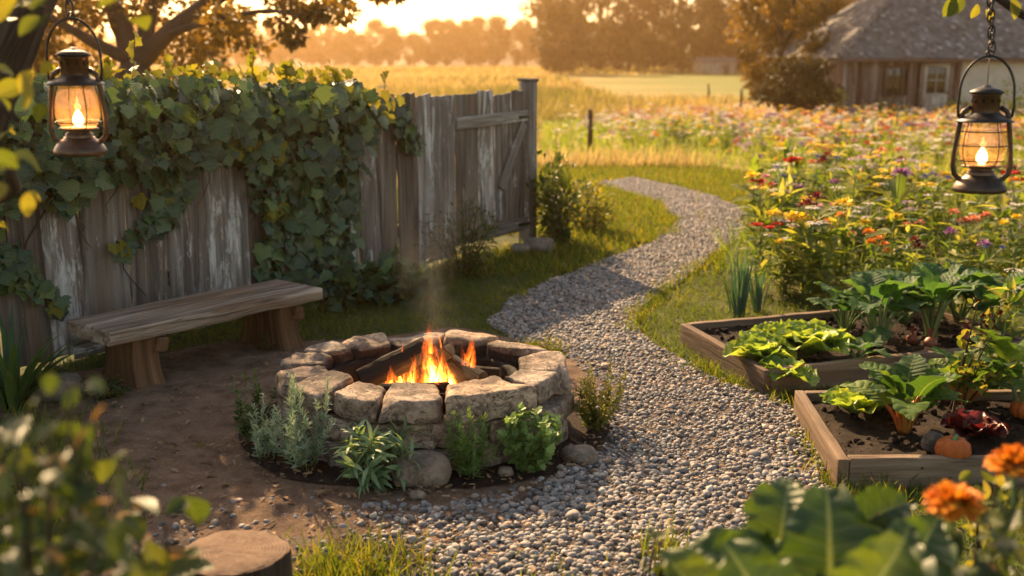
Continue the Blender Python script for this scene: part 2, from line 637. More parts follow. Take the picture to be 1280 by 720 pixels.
def groundmat():
    m, g = M('meadow_ground')
    o = g.n('NewGeometry').outputs['Position']
    sp = g.n('SeparateXYZ', {0: o})
    n1 = g.noise(o, 1.6, 8., .65)
    n2 = g.noise(o, 22., 5., .7)
    n3 = g.noise(g.mul(o, (.018, .06, .05)), 1., 4., .55)
    near = g.ramp(g.m('ADD', n1, g.m('MULTIPLY', g.m('SUBTRACT', n2, .5), .6)), [(.3, (.035, .045, .014)), (.5, (.07, .078, .022)), (.7, (.115, .10, .036))])
    fld = g.ramp(n3, [(.34, (.15, .17, .04)), (.46, (.30, .24, .075)), (.6, (.40, .29, .10)), (.72, (.20, .20, .05))])
    fld = g.mix(g.mr(n2, .3, .7, 0, .5), fld, g.mix(1., fld, (.55, .5, .45), 'MULTIPLY'))
    # far right paddock is grazed and green
    green = g.m('MULTIPLY', g.mr(sp.outputs[0], 4., 16.), g.mr(sp.outputs[1], 52., 64.))
    fld = g.mix(green, fld, g.mix(n3, (.12, .15, .035), (.22, .22, .06)))
    f = g.mr(g.m('ADD', sp.outputs[1], g.m('MULTIPLY', n1, 3.)), 13.5, 18.)
    c = g.mix(f, near, fld)
    g.end(g.bsdf(c, .95, g.bump(g.m('ADD', n1, n2), .8, .03), spec=.15))
    return m
MT['ground'] = groundmat()
MT['grass'] = leafmat('lawn_blade', [(.05, .10, .018), (.085, .14, .022), (.13, .165, .028), (.21, .20, .045)], trans=.5, tcol=(1.75, 1.4, .45), rough=.6)
MT['straw'] = leafmat('meadow_blade', [(.12, .145, .035), (.25, .23, .075), (.40, .325, .14), (.52, .43, .22)], trans=.4, tcol=(1.25, 1.1, .75), rough=.7)
MT['mgreen'] = leafmat('wildflower_green', [(.065, .115, .022), (.11, .16, .03), (.17, .20, .045), (.30, .29, .09)], trans=.5, tcol=(2.0, 1.9, .7), rough=.6)
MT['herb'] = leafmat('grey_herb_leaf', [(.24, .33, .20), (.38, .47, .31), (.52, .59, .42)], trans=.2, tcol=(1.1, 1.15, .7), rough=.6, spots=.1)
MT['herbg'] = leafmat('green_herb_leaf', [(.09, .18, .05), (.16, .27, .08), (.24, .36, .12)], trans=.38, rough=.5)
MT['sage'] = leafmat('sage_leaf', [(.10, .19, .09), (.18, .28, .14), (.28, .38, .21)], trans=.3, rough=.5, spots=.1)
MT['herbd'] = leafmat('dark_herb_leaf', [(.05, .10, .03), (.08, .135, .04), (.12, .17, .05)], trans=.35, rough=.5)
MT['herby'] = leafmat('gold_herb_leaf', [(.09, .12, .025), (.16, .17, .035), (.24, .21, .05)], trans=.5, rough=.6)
MT['let'] = leafmat('lettuce_leaf', [(.16, .27, .05), (.25, .37, .07), (.35, .45, .10)], trans=.45, rough=.42, vein=.5, vcol=(.42, .48, .22))
MT['beet'] = leafmat('beet_leaf', [(.035, .09, .034), (.055, .125, .045), (.09, .17, .055)], trans=.42, tcol=(1.7, 1.7, .6), rough=.62, vein=.4, spec=.22, vcol=(.16, .24, .10))
MT['chard'] = leafmat('chard_leaf', [(.035, .085, .025), (.07, .14, .03), (.13, .20, .04)], trans=.42, tcol=(1.7, 1.6, .5), rough=.62, vein=.4, spec=.22, vcol=(.28, .30, .10))
MT['redlet'] = leafmat('red_lettuce_leaf', [(.045, .008, .012), (.09, .015, .018), (.14, .03, .025)], trans=.35, tcol=(1.7, .8, .7), rough=.3, spec=.6)
MT['leek'] = leafmat('leek_leaf', [(.04, .10, .075), (.06, .135, .10), (.09, .17, .11)], trans=.3, rough=.45, spots=.1)
MT['strap'] = leafmat('strap_leaf', [(.03, .075, .025), (.05, .11, .035), (.08, .14, .04)], trans=.35, rough=.4, vein=.3)
MT['bush'] = leafmat('bush_leaf', [(.03, .055, .018), (.055, .085, .022), (.09, .115, .028)], trans=.42, rough=.5)
MT['appl'] = leafmat('orchard_leaf', [(.06, .09, .018), (.13, .15, .022), (.24, .21, .03)], trans=.5, rough=.45, vein=.3)
MT['tgold'] = leafmat('gold_crown_leaf', [(.07, .055, .014), (.13, .095, .02), (.20, .14, .028)], trans=.45, tcol=(1.4, 1.1, .5), rough=.6)
MT['tdark'] = leafmat('dark_crown_leaf', [(.028, .03, .012), (.045, .045, .016), (.075, .062, .02)], trans=.35, tcol=(1.4, 1.1, .5), rough=.6)
MT['stalkg'] = leafmat('green_stalk', [(.10, .17, .05), (.17, .25, .09), (.26, .33, .14)], trans=.15, rough=.45)
MT['stalko'] = leafmat('orange_stalk', [(.38, .10, .02), (.48, .17, .03), (.50, .26, .06)], trans=.2, tcol=(1.2, .9, .5), rough=.4)
MT['stalkr'] = leafmat('red_stalk', [(.22, .02, .02), (.30, .04, .025), (.35, .07, .03)], trans=.2, tcol=(1.2, .8, .5), rough=.4)
MT['beetroot'] = plain('beetroot_skin', (.34, .10, .045), .5, var=.5, scale=20., col2=(.20, .06, .035))
MT['steel'] = plain('aged_copper', (.17, .095, .055), .38, .85, .5, scale=14., col2=(.06, .045, .038), bump=.35)
MT['dkmetal'] = plain('blackened_metal', (.045, .04, .037), .45, .8, .5, scale=20., bump=.3)
MT['bronze'] = plain('dark_bronze', (.10, .065, .042), .42, .8, .5, scale=18., col2=(.035, .03, .027), bump=.4)
MT['liner'] = plain('sooty_iron', (.010, .009, .009), .85, .1, .2, scale=12., bump=.6)
MT['ash'] = soilmat('ash', (.02, .018, .017), (.07, .065, .06), (.16, .15, .145), 3.)
PETAL = {}
for nm, cs in {'orange': [(.62, .16, .010), (.72, .25, .015), (.78, .36, .03)], 'yellow': [(.76, .50, .012), (.80, .60, .03), (.82, .68, .07)],
               'red': [(.30, .012, .012), (.42, .022, .018), (.5, .05, .03)], 'crimson': [(.09, .006, .012), (.15, .012, .016), (.2, .02, .02)],
               'white': [(.62, .60, .52), (.72, .70, .62), (.78, .76, .70)], 'pink': [(.55, .20, .25), (.62, .30, .34), (.7, .42, .42)],
               'purple': [(.20, .06, .22), (.28, .10, .28), (.36, .16, .34)], 'blue': [(.06, .07, .28), (.10, .12, .38), (.2, .22, .5)],
               'lilac': [(.42, .28, .48), (.5, .36, .54), (.6, .46, .6)], 'coral': [(.55, .12, .07), (.62, .2, .11), (.66, .3, .18)]}.items():
    PETAL[nm] = leafmat(nm + '_petal', cs, trans=.35, tcol=(1.2, 1.1, 1.), rough=.6, spots=.1)
MT['disc'] = plain('flower_disc', (.30, .17, .03), .9, scale=200.)

def emis(name, col, st):
    m, g = M(name)
    g.end(g.n('Emission', {'Color': col, 'Strength': st}).outputs[0])
    return m
MT['wick'] = emis('lamp_flame', (1.0, .62, .24), 6.)

def glassmat():
    m, g = M('amber_lamp_glass')
    geo = g.n('NewGeometry').outputs['Position']
    nz = g.noise(geo, 25., 4., .6)
    tr = g.n('BsdfTransparent', {'Color': (1, .93, .80)}).outputs[0]
    gl = g.n('BsdfGlossy', {'Color': (1, 1, 1), 'Roughness': .06}).outputs[0]
    df = g.n('BsdfTranslucent', {'Color': (.85, .46, .17)}).outputs[0]
    a = g.n('MixShader', {0: g.mr(nz, .3, .75, .14, .36), 1: tr, 2: df}).outputs[0]
    g.end(g.n('MixShader', {0: .07, 1: a, 2: gl}).outputs[0])
    return m
MT['glass'] = glassmat()

def flamemat():
    m, g = M('fire_flame')
    lf = g.attr('lf')
    sp = g.n('SeparateXYZ', {0: lf})
    u, v = sp.outputs[0], sp.outputs[1]
    geo = g.n('NewGeometry').outputs['Position']
    nz = g.noise(g.mul(geo, (34., 34., 9.)), 1., 5., .65, 1.1)
    e = g.m('SUBTRACT', 1., g.m('POWER', g.m('ABSOLUTE', u), 1.6))
    a = g.m('MULTIPLY', e, g.mr(v, .45, 1., 1., .0))
    a = g.m('MULTIPLY', a, g.mr(nz, .40, .62, .0, 1.45))
    col = g.ramp(g.m('MULTIPLY', a, g.mr(v, 0, .8, 1.1, .45)), [(0, (.75, .08, .005)), (.35, (1, .21, .02)), (.65, (1, .42, .06)), (1, (1, .70, .24))])
    em = g.n('Emission', {'Color': col, 'Strength': g.m('MULTIPLY', a, 1.6)}).outputs[0]
    tr = g.n('BsdfTransparent', {'Color': (1, 1, 1)}).outputs[0]
    g.end(g.n('AddShader', {0: em, 1: tr}).outputs[0])
    return m
MT['flame'] = flamemat()

def embermat():
    m, g = M('glowing_embers')
    geo = g.n('NewGeometry').outputs['Position']
    nz = g.noise(geo, 38., 5., .6)
    b = g.bsdf((.02, .016, .014), .9)
    em = g.n('Emission', {'Color': (1, .24, .03), 'Strength': g.mr(nz, .48, .66, 0, 6.)}).outputs[0]
    g.end(g.n('AddShader', {0: b, 1: em}).outputs[0])
    return m
MT['ember'] = embermat()

def pumpmat():
    m, g = M('pumpkin_skin')
    lf = g.attr('lf')
    n1 = g.noise(lf, 18., 4.)
    c = g.mix(n1, (.33, .065, .014), (.48, .13, .025))
    g.end(g.bsdf(c, .5, g.bump(n1, .1, .004), spec=.22))
    return m
MT['pump'] = pumpmat()

# ------------------------------------------------------------------ setting: ground, dirt, path
xs = np.concatenate([np.linspace(-260, -30, 24), np.linspace(-27, 27, 55), np.linspace(30, 260, 24)])
ys = np.concatenate([np.linspace(-30, 10, 21), np.linspace(11, 45, 35), np.linspace(48, 345, 60)])
XX, YY = np.meshgrid(xs, ys, indexing='ij')
V = np.stack([XX, YY, gz(XX, YY)], -1).reshape(-1, 3)
nb = len(ys)
F = [[i * nb + j, (i + 1) * nb + j, (i + 1) * nb + j + 1, i * nb + j + 1] for i in range(len(xs) - 1) for j in range(nb - 1)]
mb = MB(); mb.add(T(V, F))
tag(mb.build('ground', MT['ground']), 'grassy ground running out to a golden hay field', kind='structure')

def sheet(name, pg, z, mat, step=.12, bumpy=0.0, seed=3):
    lo, hi = pg.min(0), pg.max(0)
    gx, gy = np.meshgrid(np.arange(lo[0], hi[0], step), np.arange(lo[1], hi[1], step))
    q = np.column_stack([gx.ravel(), gy.ravel()])
    q = q[inpoly(q[:, 0], q[:, 1], pg)]
    allp = [Vector(p) for p in pg] + [Vector(p) for p in q]
    n = len(pg)
    r = delaunay_2d_cdt(allp, [], [list(range(n))], 1, 1e-6)
    v2 = np.array([[v.x, v.y] for v in r[0]])
    zz = gz(v2[:, 0], v2[:, 1]) + z
    if bumpy:
        zz = zz + np.abs(vnoise(v2 * 3.1, seed)) * bumpy + (vnoise(v2 * 11, seed + 1) + 1) * bumpy * .3
    mb = MB(); mb.add(T(np.column_stack([v2, zz]), [list(f) for f in r[2]]))
    return mb.build(name, mat)

def wobble(pg, amp=.05, k=6, seed=0):
    out = []
    for i in range(len(pg)):
        a, b = pg[i], pg[(i + 1) % len(pg)]
        for j in range(k):
            out.append(a + (b - a) * j / k)
    out = np.array(out)
    return out + np.column_stack([vnoise(out * 4, seed), vnoise(out * 4 + 9, seed)]) * amp

PATH_R = [(790, 222), (870, 240), (925, 258), (942, 275), (935, 292), (905, 312), (880, 330), (850, 350), (825, 370), (800, 392), (795, 412), (815, 432), (860, 455), (905, 480), (985, 505), (1000, 530), (1022, 570), (1048, 615), (1010, 660), (960, 720), (950, 800)]
PATH_L = [(140, 800), (160, 700), (200, 650), (300, 626), (420, 632), (560, 630), (640, 608), (700, 580), (735, 545), (742, 480), (700, 440), (640, 425), (612, 405), (625, 388), (650, 370), (690, 350), (745, 330), (800, 310), (835, 292), (846, 275), (830, 258), (785, 243), (745, 230)]
PATH = wobble(poly(PATH_R + PATH_L), .05, 4, 2)
DIRT = wobble(poly([(-60, 530), (60, 478), (200, 445), (300, 428), (400, 425), (470, 424), (560, 415), (640, 425), (745, 470), (760, 545), (720, 590), (640, 640), (560, 680), (440, 700), (330, 800), (60, 800), (100, 690), (60, 600), (-60, 610)]), .07, 4, 5)
tag(sheet('dirt_yard', DIRT, .004, MT['dirt'], .06, .012), 'bare packed brown earth around the bench and fire pit', kind='structure')
tag(sheet('gravel_path', PATH, .008, MT['bedding']), 'winding grey gravel path through the garden', kind='structure')
# dark planting soil ring around the pit front
PC = np.array([-.41, 4.88])
ang = np.linspace(0, 2 * math.pi, 60, endpoint=False)
ring = np.column_stack([PC[0] + np.cos(ang) * (.86 + .05 * np.sin(3 * ang)), PC[1] - .04 + np.sin(ang) * (.74 + .05 * np.cos(2 * ang))])
tag(sheet('planting_soil', ring, .013, MT['soil'], .05, .012), 'dark damp planting soil ringing the fire pit', kind='structure')

# gravel
def pebT(seed, base):
    rg = np.random.default_rng(seed)
    V = base.V * np.array([1, rg.uniform(.65, .95), rg.uniform(.5, .75)])
    for _ in range(4):
        nrm = unit(rg.normal(size=3)); d = np.max(V @ nrm) * rg.uniform(.62, .85)
        ov = V @ nrm - d
        V = V - np.outer(np.where(ov > 0, ov, 0), nrm)
    V = V + vn3(V * 1.4, seed) * .10
    return T(V, [list(base.loops[i * 3:i * 3 + 3]) for i in range(len(base.sizes))])
mb = MB()
def pebbles(pts, smin, smax, base, seed, lift=.45):
    k = len(pts)
    rg = np.random.default_rng(seed)
    sz = smin + (smax - smin) * rg.random(k) ** 2.8
    tmpl = [pebT(seed + i, base) for i in range(5)]
    ch = rg.integers(0, 5, k)
    tilt = rg.normal(0, .25, (k, 2)); az = rg.uniform(0, 6.28, k)
    for i in range(5):
        m = ch == i
        if not m.any(): continue
        d = np.column_stack([np.cos(az[m]), np.sin(az[m]), tilt[m, 0]])
        up = np.column_stack([tilt[m, 1], np.zeros(m.sum()), np.ones(m.sum())])
        Mx = basis(d, up, sz[m] * .5)
        z = gz(pts[m, 0], pts[m, 1]) + .006 + sz[m] * .5 * lift * rg.uniform(.3, 1.3, m.sum())
        mb.inst(tmpl[i], Mx, np.column_stack([pts[m], z]), rg.random(m.sum()))
nearp = sample_poly(PATH, 80000, np.random.default_rng(4))
ppx, ppy = proj(np.column_stack([nearp, np.zeros(len(nearp))]))
pitd = np.hypot((nearp[:, 0] - PC[0]) / .84, (nearp[:, 1] - PC[1]) / .72)
keep = pitd > 1 + .06 * vnoise(nearp * 7, 3)
# thins out into the dirt on the left
thin = np.clip((nearp[:, 0] + .75 + .4 * vnoise(nearp * 2.2, 8)) / .7, .10, 1)
keep &= (RNG.random(len(nearp)) < np.where(nearp[:, 1] < 4.4, thin, 1)) & (ppx > -150) & (ppx < 1430)
nearp = nearp[keep]
close = nearp[:, 1] < 6.2
fr = nearp[:, 1] < 4.5
pebbles(nearp[fr], .008, .042, ICO2, 10)
pebbles(nearp[close & ~fr], .009, .040, ICO1, 20)
pebbles(nearp[~close], .016, .046, ICO1, 30)
bigp = sample_poly(PATH, 420, np.random.default_rng(14)); bd = np.hypot((bigp[:, 0] - PC[0]) / .9, (bigp[:, 1] - PC[1]) / .8)
bigp = bigp[(bd > 1) & (bigp[:, 1] < 7) & (bigp[:, 0] > -.5)]
pebbles(bigp, .036, .068, ICO3, 70, .4)
dp = sample_poly(DIRT, 2600, np.random.default_rng(9))
pr = np.clip((4.5 - dp[:, 1]) * .8, .015, 1) * np.clip(.5 + vnoise(dp * 2.5, 4), 0, 1)
dp = dp[RNG.random(len(dp)) < pr]
pebbles(dp, .008, .034, ICO2, 50, .3)
tag(mb.build('gravel', MT['peb'], smooth=True), 'grey and tan pebbles covering the path', 'gravel', kind='stuff')

# ------------------------------------------------------------------ fence line
FA = at(80, 452)[:2]; FB = at(660, 304)[:2]
FD = unit(FB - FA); FN = np.array([FD[1], -FD[0]])        # FN faces the camera side
FLEN = np.linalg.norm(FB - FA)
FANG = math.atan2(FD[1], FD[0])
def fence_hit(px, py):
    """(s, z) where the line of sight meets the fence plane"""
    d = ray(px, py)
    t = ((FA - _c[:2]) @ FN) / (d[:2] @ FN)
    q = _c + d * t
    return (q[:2] - FA) @ FD, q[2]
def right_of_fence(X, Y):
    q = np.column_stack([X, Y]) - FA
    return (q @ FN > 0) | (q @ FD > FLEN + .25)

def board(mb, s0, s1, z0, z1, y, th, seed, top=.03, mi=0, tint=None):
    """vertical board in fence coordinates: x along the fence, y out of it"""
    rg = np.random.default_rng(seed)
    hx, hz = (s1 - s0) / 2, (z1 - z0) / 2
    t = rbox((hx, th / 2, hz), .006, (5, 1, 16), along=2)
    V = t.V.copy()
    k = (V[:, 2] > hz * .9)
    q = np.column_stack([V[:, 0] * 42, V[:, 0] * 0, V[:, 0] * 0])
    V[:, 2] += np.where(k, vnoise(q, seed) * top * .4 + rg.uniform(-.5, .5) * top * V[:, 0] / hx, 0)
    edge = np.abs(V[:, 0]) > hx * .8
    V[:, 0] += np.where(edge, vnoise(np.column_stack([V[:, 2] * 5, np.sign(V[:, 0]) * 3, V[:, 2] * 0]), seed + 1) * .008, 0)
    V[:, 1] += vnoise(V * np.array([3, 0, 1.4]), seed + 2) * .008 + V[:, 0] * rg.uniform(-.05, .05)
    t.V = V
    a = rg.normal(0, .008)
    mb.add(t, euler(0, a, 0), ((s0 + s1) / 2, y, (z0 + z1) / 2), rg.random() if tint is None else tint, mi, rg.uniform(-30, 30, 3))

FH = 1.43
s_gate0 = fence_hit(569, 300)[0]; s_post = fence_hit(655, 300)[0]
fence = thing('wooden_fence', 'weathered grey board fence with flaking white paint, half covered in ivy', 'fence', (*FA, 0), FANG)
mb = MB()
s = -1.9; i = 0
while s < s_gate0 - .05:
    wd = random.choice([.24, .28, .31, .34]) if s < 1.6 else random.choice([.15, .18, .21, .24]) 
    e = min(s + wd, s_gate0)
    if s_gate0 - e < .1: e = s_gate0
    board(mb, s, e - random.choice([.004, .005, .007, .010]), .03 + random.uniform(-.02, .02), FH + random.uniform(-.06, .04), random.uniform(-.006, .006), .024, 100 + i)
    s = e; i += 1
mb.build('board_panel', MT['fence'], fence)
for zz in (.35, 1.1):
    mb = MB(); t = rbox(((s_gate0 + 1.9) / 2, .022, .05), .006, (12, 1, 2), along=0)
    mb.add(t, None, ((s_gate0 - 1.9) / 2, .04, zz), .35, 0, np.array([3., zz * 9, 1]))
    mb.build('rail', MT['fence'], fence)
for ps in (-1.2, .9, 2.9):
    mb = MB(); t = rbox((.05, .05, .7), .008, (2, 2, 8), along=2)
    mb.add(t, None, (ps, .12, .68), .3, 0, np.array([ps, 2, 3])); mb.build('post', MT['fence'], fence)
# low kick board by the ground, bench side
mb = MB(); t = rbox((1.2, .012, .07), .005, (10, 1, 2), along=0)
mb.add(t, None, (1.25, -.03, .075), .45, 0, np.array([7., 3., 2.])); mb.build('kick_board', MT['fence'], fence)

gate = thing('wooden_gate', 'weathered board gate with a top rail and diagonal brace beside the tall post', 'gate', (*(FA + FD * s_gate0), 0), FANG)
gl = s_post - s_gate0 - .03
mb = MB(); s = .012; i = 0
for wd in np.array([.30, .22, .28, .17]) / .97 * gl:
    board(mb, s, s + wd - random.uniform(.008, .02), .13, 1.40 + random.uniform(-.03, .03), 0, .022, 300 + i, .02); s += wd; i += 1
mb.build('board_panel', MT['fence'], gate)
for zz in (1.16, .20):
    mb = MB(); t = rbox((gl / 2 + .02, .016, .05), .006, (8, 1, 2), along=0)
    mb.add(t, euler(0, R(-1), 0), (gl / 2 + .01, -.032, zz), .5, 0, np.array([1., zz * 5, 8])); mb.build('rail', MT['fence'], gate)
mb = MB(); L = math.hypot(gl * .36, .55)
t = rbox((L / 2, .014, .045), .006, (8, 1, 2), along=0)
mb.add(t, euler(0, -math.atan2(.55, gl * .36), 0), (gl * .80, -.031, .83), .4, 0, np.array([4., 1., 2.])); mb.build('brace', MT['fence'], gate)
for zz in (1.16, .20):
    mb = MB(); t = rbox((.09, .004, .014), .002, (2, 1, 1)); mb.add(t, None, (gl - .04, -.054, zz)); mb.build('hinge', MT['dkmetal'], gate)

gp = thing('gate_post', 'tall square grey post at the open end of the fence', 'post', (*(FA + FD * (s_post + .06)), 0), FANG)
mb = MB(); t = rbox((.062, .062, .745), .012, (3, 3, 14), along=2)
t.V = t.V + vn3(t.V * 6, 4) * .005
mb.add(t, None, (0, 0, .72), .42, 0, np.array([9., 9., 4.])); mb.build('shaft', MT['fence'], gp)
mb = MB(); t = rbox((.072, .072, .014), .008, (2, 2, 1)); mb.add(t, euler(.02, .03, 0), (0, 0, 1.478), .3); mb.build('post_cap', MT['fence'], gp)

# ------------------------------------------------------------------ ivy
ivy = thing('ivy', 'thick dark green ivy spilling over the top of the board fence', 'ivy', (*FA, 0), FANG)
IV1 = np.array([fence_hit(*p) for p in [(-90, 88), (0, 92), (60, 98), (140, 98), (200, 93), (260, 96), (300, 98), (350, 100), (400, 108), (430, 126), (440, 150), (438, 250), (436, 340), (425, 382), (380, 375), (335, 365), (318, 340), (322, 270), (305, 230), (285, 198), (262, 192), (240, 204), (226, 228), (210, 265), (190, 290), (160, 306), (134, 314), (130, 306), (165, 285), (183, 255), (186, 228), (150, 216), (115, 218), (95, 228), (70, 262), (45, 238), (0, 252), (-90, 265)]])
IV2 = np.array([fence_hit(*p) for p in [(425, 112), (470, 118), (500, 128), (522, 178), (510, 192), (490, 166), (470, 152), (435, 170)]])
IV3 = np.array([fence_hit(*p) for p in [(-60, 255), (5, 285), (30, 325), (74, 368), (66, 386), (20, 362), (-60, 350)]])
ivt = [ivyT(i, random.uniform(.9, 1.15)) for i in range(5)]
def ivy_leaves(mb, sz, out, size, rg, upbias=.25):
    k = len(sz)
    p = np.column_stack([sz[:, 0], -out, sz[:, 1]])
    nrm = np.column_stack([rg.normal(0, .55, k), -np.ones(k), rg.normal(upbias + .4, .55, k)])
    d = np.column_stack([rg.normal(0, .5, k), rg.normal(-.25, .25, k), -np.ones(k)])
    Mx = basis(d, nrm, size)
    ch = rg.integers(0, 5, k)
    tn = np.clip(rg.normal(.42, .33, k), 0, 1)
    for i in range(5):
        m = ch == i
        mb.inst(ivt[i], Mx[m], p[m], tn[m])
rg = np.random.default_rng(21)
mb = MB()
for lay in range(3):
    q = sample_poly(IV1, (760, 520, 470)[lay], rg)
    thick = np.clip((q[:, 1] - .9) * .35, 0, .2) + .03
    ivy_leaves(mb, q, thick * (.15, .8, 1.7)[lay] + .02 + rg.random(len(q)) * .05, .05 + .085 * rg.random(len(q)) ** 1.4, rg)
# bulging crest over the top edge
k = 620
ss = rg.uniform(IV1[:, 0].min(), fence_hit(432, 120)[0], k)
a = rg.uniform(0, math.pi, k)
cr = .14 + .08 * vnoise(np.column_stack([ss * 2.6, ss * 0]), 5) + rg.uniform(0, .05, k)
p = np.column_stack([ss, -np.cos(a) * cr, FH - .02 + np.sin(a) * cr * .75])
nrm = np.column_stack([rg.normal(0, .3, k), -np.cos(a) - .2, np.sin(a) + .25]) + rg.normal(0, .25, (k, 3))
d = np.column_stack([rg.normal(0, .7, k), -np.sin(a) * .6 - .2, -np.abs(np.cos(a)) - .1]) + rg.normal(0, .2, (k, 3))
for i in range(5):
    m = np.arange(k) % 5 == i
    mb.inst(ivt[i], basis(d[m], nrm[m], rg.uniform(.05, .13, m.sum())), p[m], np.clip(rg.normal(.6, .25, m.sum()), 0, 1))
q = sample_poly(IV2, 150, rg); ivy_leaves(mb, q, rg.uniform(.03, .09, len(q)), rg.uniform(.05, .095, len(q)), rg)
q = sample_poly(IV3, 85, rg); ivy_leaves(mb, q, rg.uniform(.03, .10, len(q)), rg.uniform(.055, .10, len(q)), rg)
mb.build('leaves', MT['ivy'], ivy)
mb = MB()
for (cx, cy, n_, sp) in [(255, 160, 7, 14), (275, 175, 7, 16), (300, 180, 8, 16), (318, 188, 5, 10), (140, 308, 4, 8), (330, 260, 4, 8), (425, 112, 6, 12), (455, 125, 7, 14), (68, 372, 3, 6), (185, 250, 4, 10)]:
    q = np.array([fence_hit(cx + rg.normal(0, sp), cy + rg.normal(0, sp * .6)) for _ in range(n_)])
    ivy_leaves(mb, q, rg.uniform(.16, .22, n_) if cy < 200 else rg.uniform(.07, .1, n_), rg.uniform(.06, .10, n_), rg)
k = 300          # extra crest leaves, their yellow stands in for the sun's rim light
ss = rg.uniform(IV1[:, 0].min(), fence_hit(440, 120)[0], k)
p = np.column_stack([ss, rg.normal(.02, .08, k), FH + .10 + np.abs(rg.normal(0, .05, k))])
for i in range(5):
    m = np.arange(k) % 5 == i
    mb.inst(ivt[i], basis(rg.normal(0, 1, (m.sum(), 3)) + [0, 0, .3], rg.normal(0, .6, (m.sum(), 3)) + [0, -.5, .4], rg.uniform(.04, .085, m.sum())), p[m], rg.random(m.sum()))
for (px, py0, py1) in [(165, 95, 42), (313, 95, 62), (205, 95, 70), (130, 95, 76), (478, 118, 92)]:
    s0, z0 = fence_hit(px, py0); s1, z1 = fence_hit(px + 3, py1)
    n_ = 6
    t = np.linspace(.3, 1, n_)
    p = np.column_stack([s0 + (s1 - s0) * t, np.zeros(n_), z0 + (z1 - z0) * t])
    mb.inst(ivt[0], basis(rg.normal(0, 1, (n_, 3)) + [0, 0, .2], rg.normal(0, .4, (n_, 3)) + [0, -1, .2], rg.uniform(.04, .07, n_)), p, rg.random(n_))
mb.build('yellow_and_rim_leaves', MT['ivy_y'], ivy, label='yellow green ivy leaves, those on the crest coloured as a sunlit rim')
mb = MB()
for i in range(34):
    s0, z0 = sample_poly(IV1, 1, rg)[0]
    pts = [(s0, -.02, z0)]
    for j in range(7):
        l = pts[-1]; pts.append((l[0] + rg.normal(0, .07), -.015 - rg.random() * .04, l[2] - rg.uniform(0.0, .11)))
    tube(mb, pts, np.linspace(.006, .002, 8), 5, rg.random(), seed=i)
for ch in ([(60, 250), (30, 300), (20, 340), (66, 380)], [(200, 220), (188, 262), (160, 292), (134, 310)], [(440, 130), (470, 130), (500, 150), (515, 185)], [(0, 250), (5, 300), (-10, 340)]):
    tube(mb, [(*(fence_hit(*c)[:1]), -.03, fence_hit(*c)[1]) for c in ch], .005, 5, .4)
for (px, py0, py1) in [(165, 100, 42), (313, 100, 62), (478, 125, 92)]:
    s0, z0 = fence_hit(px, py0); s1, z1 = fence_hit(px + 3, py1)
    tube(mb, curve3((s0, 0, z0), (s0 + .02, -.02, (z0 + z1) / 2), (s1, 0, z1)), .003, 5, .5)
mb.build('stems', MT['vine'], ivy)

# ------------------------------------------------------------------ bench
bench = thing('bench', 'rustic thick plank bench on two slab legs before the ivy fence', 'bench', (-1.745, 6.03, 0), R(50))
t = rbox((.70, .215, .037), .010, (28, 10, 3), along=0)
V = t.V.copy()
ed = np.abs(V[:, 1]) > .15
V[:, 1] += np.where(ed, np.sign(V[:, 1]) * vnoise(np.column_stack([V[:, 0] * 6, np.sign(V[:, 1]) * 4, V[:, 2] * 9]), 3) * .010, 0)
V[:, 2] += vnoise(V * np.array([5, 9, 0]), 5) * .004 + np.where((V[:, 2] < 0), vnoise(V * 7, 8) * .006, 0)
V[:, 0] += np.where(np.abs(V[:, 0]) > .68, vnoise(V * 20, 7) * .012, 0)
t.V = V
mb = MB(); mb.add(t, None, (0, 0, .314), .62, 0, np.array([3., 1., 5.])); mb.build('seat', MT['bench'], bench)
for sx in (-1, 1):
    t = rbox((.075, .165, .139), .012, (5, 10, 10), along=2)
    V = t.V.copy(); zz = V[:, 2] / .139
    V[:, 1] *= 1 + .22 * (zz * .9 - .1) ** 2 - .06 * zz
    V[:, 0] *= 1 + .12 * zz * zz
    V += vn3(V * 9, 20 + sx) * .007
    t.V = V
    mb = MB(); mb.add(t, rotz(R(4 * sx)), (sx * .46, 0, .138), .5, 0, np.array([sx * 5., 2., 1.])); lg = mb.build('leg', MT['bleg'], bench)
    t = rbox((.035, .03, .042), .01, (3, 3, 3)); t.V = t.V + vn3(t.V * 25, 3) * .006
    mb = MB(); mb.add(t, euler(0, .1, 0), (sx * .46 + .07, -.17, .222), .6, 0, np.array([sx * 2., 4, 4])); mb.build('wedge', MT['bleg'], lg)

